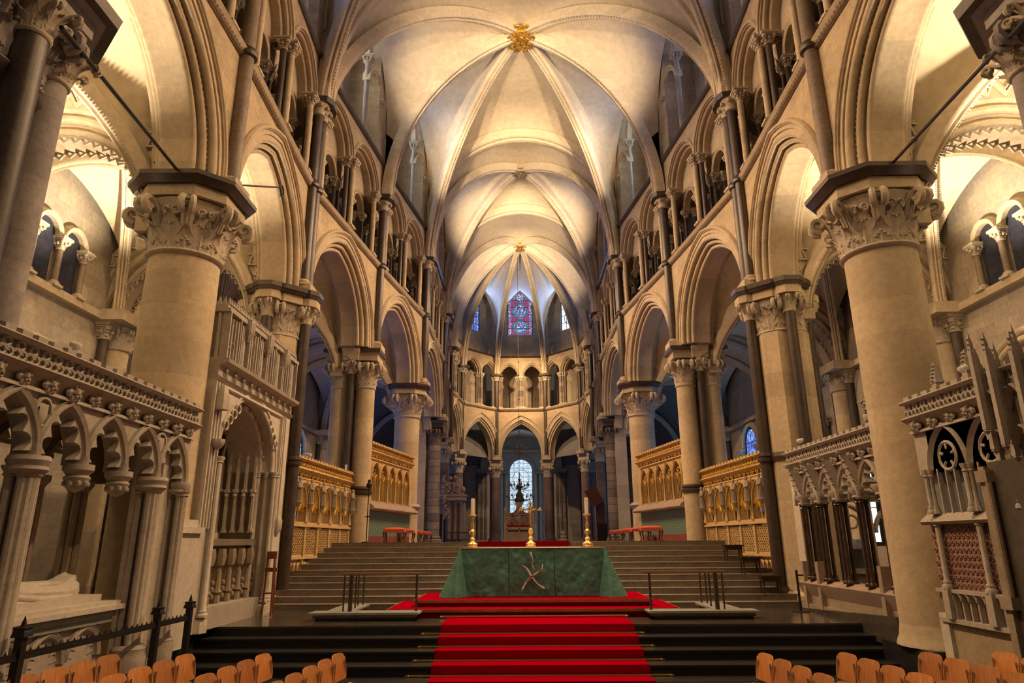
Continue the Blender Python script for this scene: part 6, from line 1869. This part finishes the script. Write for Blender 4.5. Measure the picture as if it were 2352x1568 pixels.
# ---------------------------------------------------------------- stone chair, far furnishings
def throne():
    cx, y = -.22, 46.
    o = thing('stone_throne', 'great stone archbishop-style chair with scooped shoulders and red cushion', 'throne', base=(cx, y, 2.19))
    S = [(-.95, 0), (-.95, 2.28), (-.86, 2.28)]
    for k in range(9): a = pi+pi*k/8*.98; S.append((-.52+.33*cos(a), 2.13+.46*sin(a)*.9 if False else 2.22+.40*sin(a)))
    S += [(-.19, 2.28), (-.28, 2.42), (-.2, 2.62), (.0, 2.66)]
    S = S+[(-x, z) for x, z in S[::-1][1:]]
    vs = [(cx+x, y, 2.19+z) for x, z in S]+[(cx+x, y+.22, 2.19+z) for x, z in S]; n = len(S)
    m = MB(); m.add(vs, [tuple(range(n-1, -1, -1)), tuple(range(n, 2*n))]+[(i, (i+1) % n, n+(i+1) % n, n+i) for i in range(n)])
    part('back', m, M['throne'], o)
    part('arm', MB().box(cx-1.0, cx-.8, y-.75, y+.1, 2.25, 3.35).box(cx-1.0, cx-.82, y-.2, y+.1, 3.35, 4.3), M['throne'], o); part('arm', MB().box(cx+.8, cx+1.0, y-.75, y+.1, 2.25, 3.35).box(cx+.82, cx+1.0, y-.2, y+.1, 3.35, 4.3), M['throne'], o)
    part('seat_block', MB().box(cx-.82, cx+.82, y-.7, y+.1, 2.25, 3.08).box(cx-.84, cx+.84, y-.74, y-.7, 2.98, 3.1), M['throne'], o)
    f = MB()
    for x in (-.82, -.04, .74): f.box(cx+x, cx+x+.08, y-.86, y-.7, 2.3, 3.0)
    f.box(cx-.82, cx+.82, y-.86, y-.7, 2.92, 3.04)
    f.box(cx-.82, cx+.82, y-.78, y-.7, 2.25, 2.4)
    for q in (-1, 1): f.box(cx+q*.42-.34, cx+q*.42+.34, y-.05, y, 3.85, 3.95)
    f.box(cx-.05, cx+.05, y-.05, y, 3.2, 4.6)
    part('panel_frame', f, M['throne'], o)
    part('plinth', MB().box(cx-1.1, cx+1.1, y-.95, y+.3, 2.19, 2.27), M['throne'], o)
    solo('seat_cushion', MB().box(cx-.76, cx+.76, y-.68, y-.08, 3.085, 3.2), M['red'], 'flat red cushion lying on the seat of the stone chair', 'cushion')
throne()
def hanging_lamp():
    x, y = -.19, 42.9
    o = thing('hanging_cross_lamp', 'small filigree cross lamp hung on a long chain before the apse', 'hanging lamp', base=(x, y, 7.4))
    c = MB(); c.tube([(x, y, 21.0), (x, y, 8.3)], .014, 5)
    for z in (20, 17.2, 13.5, 12.6, 11., 9.9, 8.9): c.ball((x, y, z), .055, 6)
    part('chain', c, M['bronze'], o)
    f = MB()
    f.tube([(x, y, 8.3), (x, y, 7.2)], .03, 6); f.tube([(x-.45, y, 7.75), (x+.45, y, 7.75)], .03, 6)
    for k in range(8):
        a = k*pi/4+pi/8; f.tube([(x+.2*cos(a)+.12*cos(q*pi/4), y, 7.75+.2*sin(a)+.12*sin(q*pi/4)) for q in range(8)], .022, 4, closed=True)
    for px, pz in ((-.45, 0), (.45, 0), (0, .5), (0, -.5)): f.ball((x+px, y, 7.75+pz), .07, 6)
    part('filigree', f, M['bronze'], o)
    o = thing('candle_crown', 'dark branched candle stand in front of the bright tall window', 'candelabrum', base=(x, 44, 4.6))
    part('stem', MB().lathe([(.3, 4.6), (.34, 4.75), (.22, 4.9), (.25, 5.05), (.12, 5.2), (.10, 5.4), (.22, 5.5), (.24, 5.56), (.08, 5.65), (.06, 5.9), (.1, 5.98), (.03, 6.1), (.03, 6.45)], 12, (x, 44, 0)), M['bronze'], o)
    for k in range(8):
        a = k*pi/4+.2
        for R, z in ((.85, 4.85), (.6, 5.55)):
            part('branch', MB().tube([(x+.1*cos(a), 44+.1*sin(a), z), (x+.4*R*cos(a), 44+.4*R*sin(a), z-.18), (x+.8*R*cos(a), 44+.8*R*sin(a), z-.12), (x+R*cos(a), 44+R*sin(a), z+.08)], .022, 5).lathe([(.02, .06), (.06, .08), (.06, .12), (.03, .2), (.003, .3)], 6, (x+R*cos(a), 44+R*sin(a), z)), M['bronze'], o)
    part('hanging_rod', MB().tube([(x, 44, 6.4), (x, 44, 7.25)], .015, 4), M['bronze'], o)
hanging_lamp()

def far_left_monument():
    o = thing('baroque_monument', 'ornate carved monument with cartouche behind the left banded column', 'monument', base=(-4.3, 40.5, 2.19))
    m = MB()
    for x in (-3.62, -3.95, -4.3): m.lathe([(.1, 2.3), (.09, 4.25), (.13, 4.3), (.13, 4.45)], 10, (x, 40.4, 0))
    m.box(-4.7, -3.4, 40.5, 41.1, 2.19, 4.4); part('columns', m, M['throne'], o)
    part('cornice', MB().box(-4.9, -3.35, 40.1, 41.1, 4.5, 4.75).box(-5.0, -3.3, 40.05, 41.1, 4.75, 4.85), M['throne'], o)
    c = MB(); rnd = random.Random(2)
    for i in range(46):
        u = rnd.random(); c.ball((-4.75+rnd.random()*1.0, 40.2+.1*rnd.random(), 4.9+rnd.random()*.95), .06+.07*rnd.random(), 6)
    for i in range(26):
        u = rnd.random(); c.ball((-4.75+.35*u+.2*rnd.random(), 39.9+.1*rnd.random(), 4.75-1.3*u), .06+.08*rnd.random()*(1-u*.5), 6)
    part('cartouche', c, M['throne'], o); part('ball_finial', MB().lathe([(.12, 4.85), (.06, 4.92), (.14, 5.05), (.15, 5.15), (.08, 5.28), (.01, 5.32)], 10, (-3.5, 40.3, 0)), M['throne'], o)
    o = thing('black_railing', 'black iron railings round a tomb behind the left stools', 'railing', base=(-3.6, 38.5, 2.19))
    r = MB(); r.box(-4.25, -2.75, 38.48, 38.52, 2.66, 2.70).box(-4.25, -2.75, 38.48, 38.52, 2.30, 2.33); part('rail', r, M['iron'], o)
    bs = MB()
    for k in range(16): bs.box(-4.24+.1*k-.008, -4.24+.1*k+.008, 38.49, 38.51, 2.19, 2.74)
    part('bars', bs, M['iron'], o)
    for k, (x, y) in enumerate(((-4.62, 36.9), (-4.42, 37.4), (-4.28, 37.9))):
        part('tall_post', MB().box(x-.06, x+.06, y-.06, y+.06, 2.19, 3.75-.25*k).ball((x, y, 3.82-.25*k), .09, 6), M['iron'], o)
    o = thing('hooded_board', 'tilted dark board fixed behind the right banded column', 'board', base=(4.0, 39, 4))
    part('board', MB().box(-.35, .35, -.05, .05, -.5, .5, M=Matrix.Translation((4.0, 39, 4.6)) @ Matrix.Rotation(-.5, 4, 'Y')), M['wood'], o)
    part('cabinet', MB().box(4.1, 4.6, 39.3, 39.9, 2.19, 4.3), M['wood'], o)
    s = MB().lathe([(.32, 0), (.34, .1), (.2, .2), (.26, .3), (.14, .42), (.2, .55), (.1, .68), (.05, .74)], 10, (3.0, 51.5, 2.19))
    solo('carved_finial', s, M['pale'], 'small pale carved stone piece on the floor right of the stone chair, far back', 'carving')
    b = MB().box(4.05, 4.55, 38.0, 38.05, 2.19, 3.1)
    for k in range(6): b.box(4.02+.1*k, 4.05+.1*k, 37.98, 38.0, 2.19, 3.2)
    solo('black_gate', b, M['iron'], 'black iron gate between the far right columns', 'gate')
far_left_monument()

# ---------------------------------------------------------------- small things
def rod_thing(name, p, q, r, label, cat, mat='iron', hook=False):
    o = thing(name, label, cat, base=p)
    part('rod', MB().tube([p, q], r, 6), M[mat], o)
    if hook:
        k = MB(); c = Vector(q)
        k.tube([tuple(c+Vector((0, -.14*cos(a)*1.0+.14, .13*sin(a)))) for a in [2*pi*i/12*.85 for i in range(12)]], .022, 5)
        k.tube([tuple(c+Vector((0, .02, .0))), tuple(c+Vector((0, .25, -.16)))], .02, 5); part('hook', k, M[mat], o)
rod_thing('tie_rod', (-5.35, 6.2, 7.75), (-6.4, 11.15, 8.66), .028, 'thin black iron tie rod slanting from the near left pier to the big left column', 'tie rod')
rod_thing('tie_rod', (5.40, 6.2, 7.72), (6.5, 11.15, 8.66), .028, 'thin black iron tie rod slanting from the near right pier to the big right column', 'tie rod')
rod_thing('tie_rod', (-5.68, 11.75, 8.92), (-5.72, 13.85, 10.05), .02, 'short dark tie rod with a curled hook, right of the big left capital', 'tie rod', hook=True)
def mic():
    x, y = -5.03, 21.9
    o = thing('microphone_stand', 'thin black microphone stand at the head of the stairs, left', 'microphone stand', base=(x, y, 2.19))
    part('pole', MB().tube([(x, y, 2.2), (x, y, 4.0)], .018, 6), M['iron'], o); part('base', MB().lathe([(.16, 0), (.15, .03), (.03, .04)], 14, (x, y, 2.19)), M['iron'], o)
    part('microphone', MB().lathe([(.05, 3.86), (.09, 3.9), (.09, 3.98), (.05, 4.02), (.05, 4.1), (.02, 4.13)], 10, (x, y, 0)), M['iron'], o)
    part('clamp', MB().ball((x, y, 2.98), .045, 6).tube([(x-.09, y, 2.98), (x+.09, y, 2.98)], .012, 5), M['iron'], o)
mic()
def easel():
    x, y = -5.50, 15.0
    o = thing('wooden_rack', 'narrow reddish wooden folding stand leaning by the left stairs', 'stand', base=(x, y, .75))
    for a, b in (((-.10, 0), (-.13, 0)), ((.04, 0), (.16, -.3)), ((-.02, .2), (.02, .25))):
        part('leg', MB().tube([(x+a[0], y+a[1], 2.0), (x+b[0], y+b[1], .76)], .024, 4), M['redwood'], o)
    m = MB().box(x-.13, x+.12, y-.05, y+.03, 1.62, 1.70).box(x-.13, x+.15, y-.06, y+.02, 1.18, 1.21).box(x-.12, x+.08, y-.03, y+.03, 1.88, 2.03)
    part('crosspiece', m, M['redwood'], o)
easel()
def bench(x, y, z, lab, k):
    o = thing('joint_stool', lab, 'stool', base=(x, y, z), group='dark joint stools on the right of the stairs')
    part('seat', MB().box(x-.24, x+.24, y-.16, y+.16, z+.49, z+.53), M['oakdark'], o)
    part('apron', MB().box(x-.21, x+.21, y-.13, y+.13, z+.40, z+.49), M['oakdark'], o)
    for sx in (-1, 1):
        for sy in (-1, 1):
            pr = [(.025, 0), (.025, .08)]
            for q in range(6): pr += [(.016, .09+q*.05), (.026, .115+q*.05)]
            pr += [(.022, .41)]
            part('leg', MB().lathe([(r_, z_) for r_, z_ in pr], 8, (x+sx*.19, y+sy*.11, z)), M['oakdark'], o)
    part('stretcher', MB().box(x-.19, x+.19, y-.125, y-.095, z+.07, z+.1).box(x-.19, x+.19, y+.095, y+.125, z+.07, z+.1), M['oakdark'], o)
bench(5.30, 18.45, 1.55, 'dark turned-leg stool on the right of the stairs, farthest of three', 0)
bench(5.42, 17.55, 1.275, 'dark turned-leg stool on the right of the stairs, middle of three', 1)
bench(5.52, 16.55, .885, 'dark turned-leg stool on the right of the stairs, lowest of three', 2)
def blackpost():
    x, y = 5.62, 15.2
    o = thing('barrier_post', 'slim black post with a short hook beside the right octagonal pier', 'post', base=(x, y, .75))
    part('post', MB().tube([(x, y, .76), (x, y, 1.58)], .026, 8), M['iron'], o); part('hook', MB().box(x, x+.14, y-.015, y+.015, 1.46, 1.49), M['bronze'], o)
    part('foot', MB().lathe([(.17, 0), (.17, .015), (.03, .02)], 14, (x, y, .75)), M['iron'], o)
blackpost()
def camera_pod(p, d, lab):
    o = thing('security_camera', lab, 'camera', base=p); x, y, z = p; v = Vector(d).normalized()
    a = Vector(p)+Vector((0, 0, .06))
    part('body', MB().tube([tuple(a-v*.09), tuple(a-v*.07), tuple(a+v*.07), tuple(a+v*.08)], [.02, .04, .04, .02], 10), M['white'], o)
    part('bracket', MB().lathe([(.035, 0), (.035, .02), (.015, .05)], 8, p), M['white'], o)
camera_pod((-5.62, 7.8, 4.45), (.8, -.3, -.3), 'small white camera on top of the near left tomb canopy')
camera_pod((6.02, 12.15, 4.27), (-.6, -.8, -.1), 'white camera on the right gabled screen, beside the big column')
camera_pod((5.98, 9.25, 4.43), (-.8, -.3, -.3), 'small white camera on the near right screen cornice')
camera_pod((-6.02, 18.6, 4.46), (.8, -.3, -.2), 'tiny white camera on top of the left golden screen')
camera_pod((6.05, 15.2, 4.27), (-.8, -.3, -.2), 'tiny white camera at the far end of the right gabled screen')
def card(): pass
solo('notice_card', MB().box(-5.83, -5.76, 21.85, 21.87, 4.32, 4.6), M['white'], 'small white card standing at the far end of the left golden screen', 'card')
# dark plinth blocks that carry the big columns, and an added wedge passing for landing floor
for side, sg in SIDES:
    a = sorted((5.15*sg*-1, 6.22*sg*-1)); b = sorted((5.0*sg*-1, 6.62*sg*-1)); c = sorted((5.78*sg*-1, 6.75*sg*-1))
    m = MB().box(c[0], c[1], 10.86, 12.3, 0, .60) if sg == -1 else MB().box(-6.9, -5.78, 10.9, 12.3, 0, .60)
    solo('column_plinth', m, M['dstep'], 'black marble block under the big %s round column' % side, 'plinth')
pl = [(5.90, 11.95, .97), (5.90, 15.9, .77), (6.4, 15.9, .77), (6.4, 11.95, .97)]
m = MB().add(pl+[(x, y, .5) for x, y, z in pl], [(0, 1, 2, 3), (7, 6, 5, 4), (0, 4, 5, 1), (1, 5, 6, 2), (2, 6, 7, 3), (3, 7, 4, 0)])
solo('landing_wedge', m, M['floor'], 'added dark wedge continuing the landing at the foot of the right gabled screen', 'kerb')
# ---------------------------------------------------------------- light
def lamp(kind, loc, energy, color, size=.3, target=None, spot=None, blend=.6, name='lamp', sizey=None):
    l = bpy.data.lights.new(name, kind); l.energy = energy; l.color = color
    if kind == 'AREA':
        l.size = size
        if sizey: l.shape = 'RECTANGLE'; l.size_y = sizey
    elif kind in ('POINT', 'SPOT'): l.shadow_soft_size = size
    if spot: l.spot_size = radians(spot); l.spot_blend = blend
    o = bpy.data.objects.new(name, l); COL.objects.link(o); o.location = loc
    if target is not None:
        d = Vector(target)-Vector(loc); o.rotation_euler = d.to_track_quat('-Z', 'Y').to_euler()
    return o
WARM = (1.0, .63, .315); WARM2 = (1.0, .73, .45); BLUE = (.24, .42, 1.0)
# floodlights on the clerestory sills, thrown up along the vault
for (y, x, e, zt, cone) in ((3., 4.7, 2600, 21.3, 60), (9.0, 4.7, 1900, 21.3, 50), (16.0, 4.9, 2500, 21.1, 46), (21.8, 4.1, 1900, 21.1, 44), (28.9, 3.4, 3000, 21.1, 42), (35.6, 3.5, 2100, 21.0, 50)):
    for s in (-1, 1):
        lamp('SPOT', (x*s, y, 15.1), e, WARM2, .12, (x*s*.25, y+8.6, zt), cone, .9, 'vault_floodlight')
# lamps high on the walls, washing the opposite wall and the floor
for (y, x, e) in ((3., 5.2, 1000), (8.6, 5.3, 1600), (14.2, 5.4, 1900), (19.7, 4.9, 2200), (25.4, 4.4, 2100), (32., 3.9, 1700)):
    for s in (-1, 1):
        lamp('SPOT', (x*s, y+1, 15.6), e, WARM, .1, (-x*s*1.05, y-.5, 6.), 110, .9, 'wall_floodlight')
for (y, x, e) in ((39.5, 3.7, 2900), (45.3, 3.2, 1800)):
    for s in (-1, 1):
        lamp('SPOT', (x*s, y, 16.0), e*1.15, WARM, .1, (-x*s*.6, y+6, 12.4), 64, 1.0, 'apse_floodlight')
for s in (-1, 1): lamp('SPOT', (4.6*s, 12.5, 15.6), 800, (1, .80, .56), .1, (0, 16.2, 1.6), 26, .8, 'altar_fill')  # added spots without a known fitting, brightening the altar front
for s in (-1, 1):
    lamp('SPOT', (3.0*s, 30, 15.6), 1300, WARM, .1, (-1.5*s, 46, 2.5), 30, .8, 'choir_floodlight')
    for y in (8.8, 14.0): lamp('POINT', (9.2*s, y, 6.2), 22, (1, .72, .44), .15, name='aisle_fill')  # point lights are added fill in mid-air for the aisle walls
# aisle lamps
for (y, e) in ((8.4, 1100), (13.3, 1100)):
    for s in (-1, 1):
        lamp('SPOT', (8.7*s, y+1.2, 7.6), e, (1, .78, .52), .08, (8.9*s, y-.2, 11), 135, .7, 'aisle_floodlight')
for y in (25.4, 32, 40.):
    for s in (-1, 1): lamp('AREA', (10.5*s, y, 5.5), 60, (.14, .30, 1.0) if s < 0 else (.08, .42, .9), 1.2, (7*s, y, 7.5), name='aisle_daylight', sizey=3)
# daylight from the clerestory windows
for (i, j) in ((1, 2), (2, 3), (3, 4), (4, 5), (5, 6)):
    f_ = Fr(ND[i], ND[j]); c = f_.p(0, .72, 18.6); q = f_.p(0, 6, 19.6)
    for s in (1, -1): lamp('AREA', (c[0]*s, c[1], c[2]), 26, BLUE, 1.5, (q[0]*s, q[1], q[2]), name='clerestory_daylight', sizey=3.4)
for (x, y) in ((-3.2, 48.9), (0, 50.2), (3.2, 48.9)):
    lamp('AREA', (x, y, 19.5), 85, BLUE, 1.5, (0, 43, 19), name='apse_daylight', sizey=3.5)
lamp('AREA', (0, 62.3, 6.2), 110, (.55, .66, 1.0), 2.0, (0, 50, 4), name='chapel_daylight', sizey=6)
for s in (-1, 1): lamp('AREA', (8*s, 49, 6.5), 9, (.16, .3, 1.0), 2.0, (3*s, 48, 6), name='ambulatory_daylight', sizey=3)
w = bpy.data.worlds.new('dim_interior'); SC.world = w; w.use_nodes = True
w.node_tree.nodes['Background'].inputs[0].default_value = (1, .78, .55, 1); w.node_tree.nodes['Background'].inputs[1].default_value = .05

# ---------------------------------------------------------------- camera
F = 1550.0
cam = bpy.data.cameras.new('camera'); cam.sensor_width = 36; cam.sensor_fit = 'HORIZONTAL'; cam.lens = F/2352*36; cam.clip_end = 500
co = bpy.data.objects.new('camera', cam); COL.objects.link(co)
pitch = math.atan(459/F); rl = radians(.38); yaw = -.0074
f = Vector((sin(yaw)*cos(pitch), cos(yaw)*cos(pitch), sin(pitch))); r = Vector((cos(yaw), -sin(yaw), 0)); u = r.cross(f)
r2 = r*cos(rl)-u*sin(rl); u2 = r2.cross(f)
mw = Matrix((r2, u2, -f)).transposed().to_4x4(); mw.translation = Vector((-.28, 0, 2.2))
co.matrix_world = mw
SC.camera = co
vs = SC.view_settings; vs.view_transform = 'Standard'; vs.look = 'None'; vs.exposure = 0.45; vs.gamma = 1.0; vs.use_curve_mapping = False
cy = SC.cycles; cy.max_bounces = 5; cy.diffuse_bounces = 2; cy.glossy_bounces = 2; cy.transmission_bounces = 2; cy.sample_clamp_indirect = 4; cy.caustics_reflective = False; cy.caustics_refractive = False
for _o in bpy.data.objects:
    if '_o' in _o: del _o['_o']
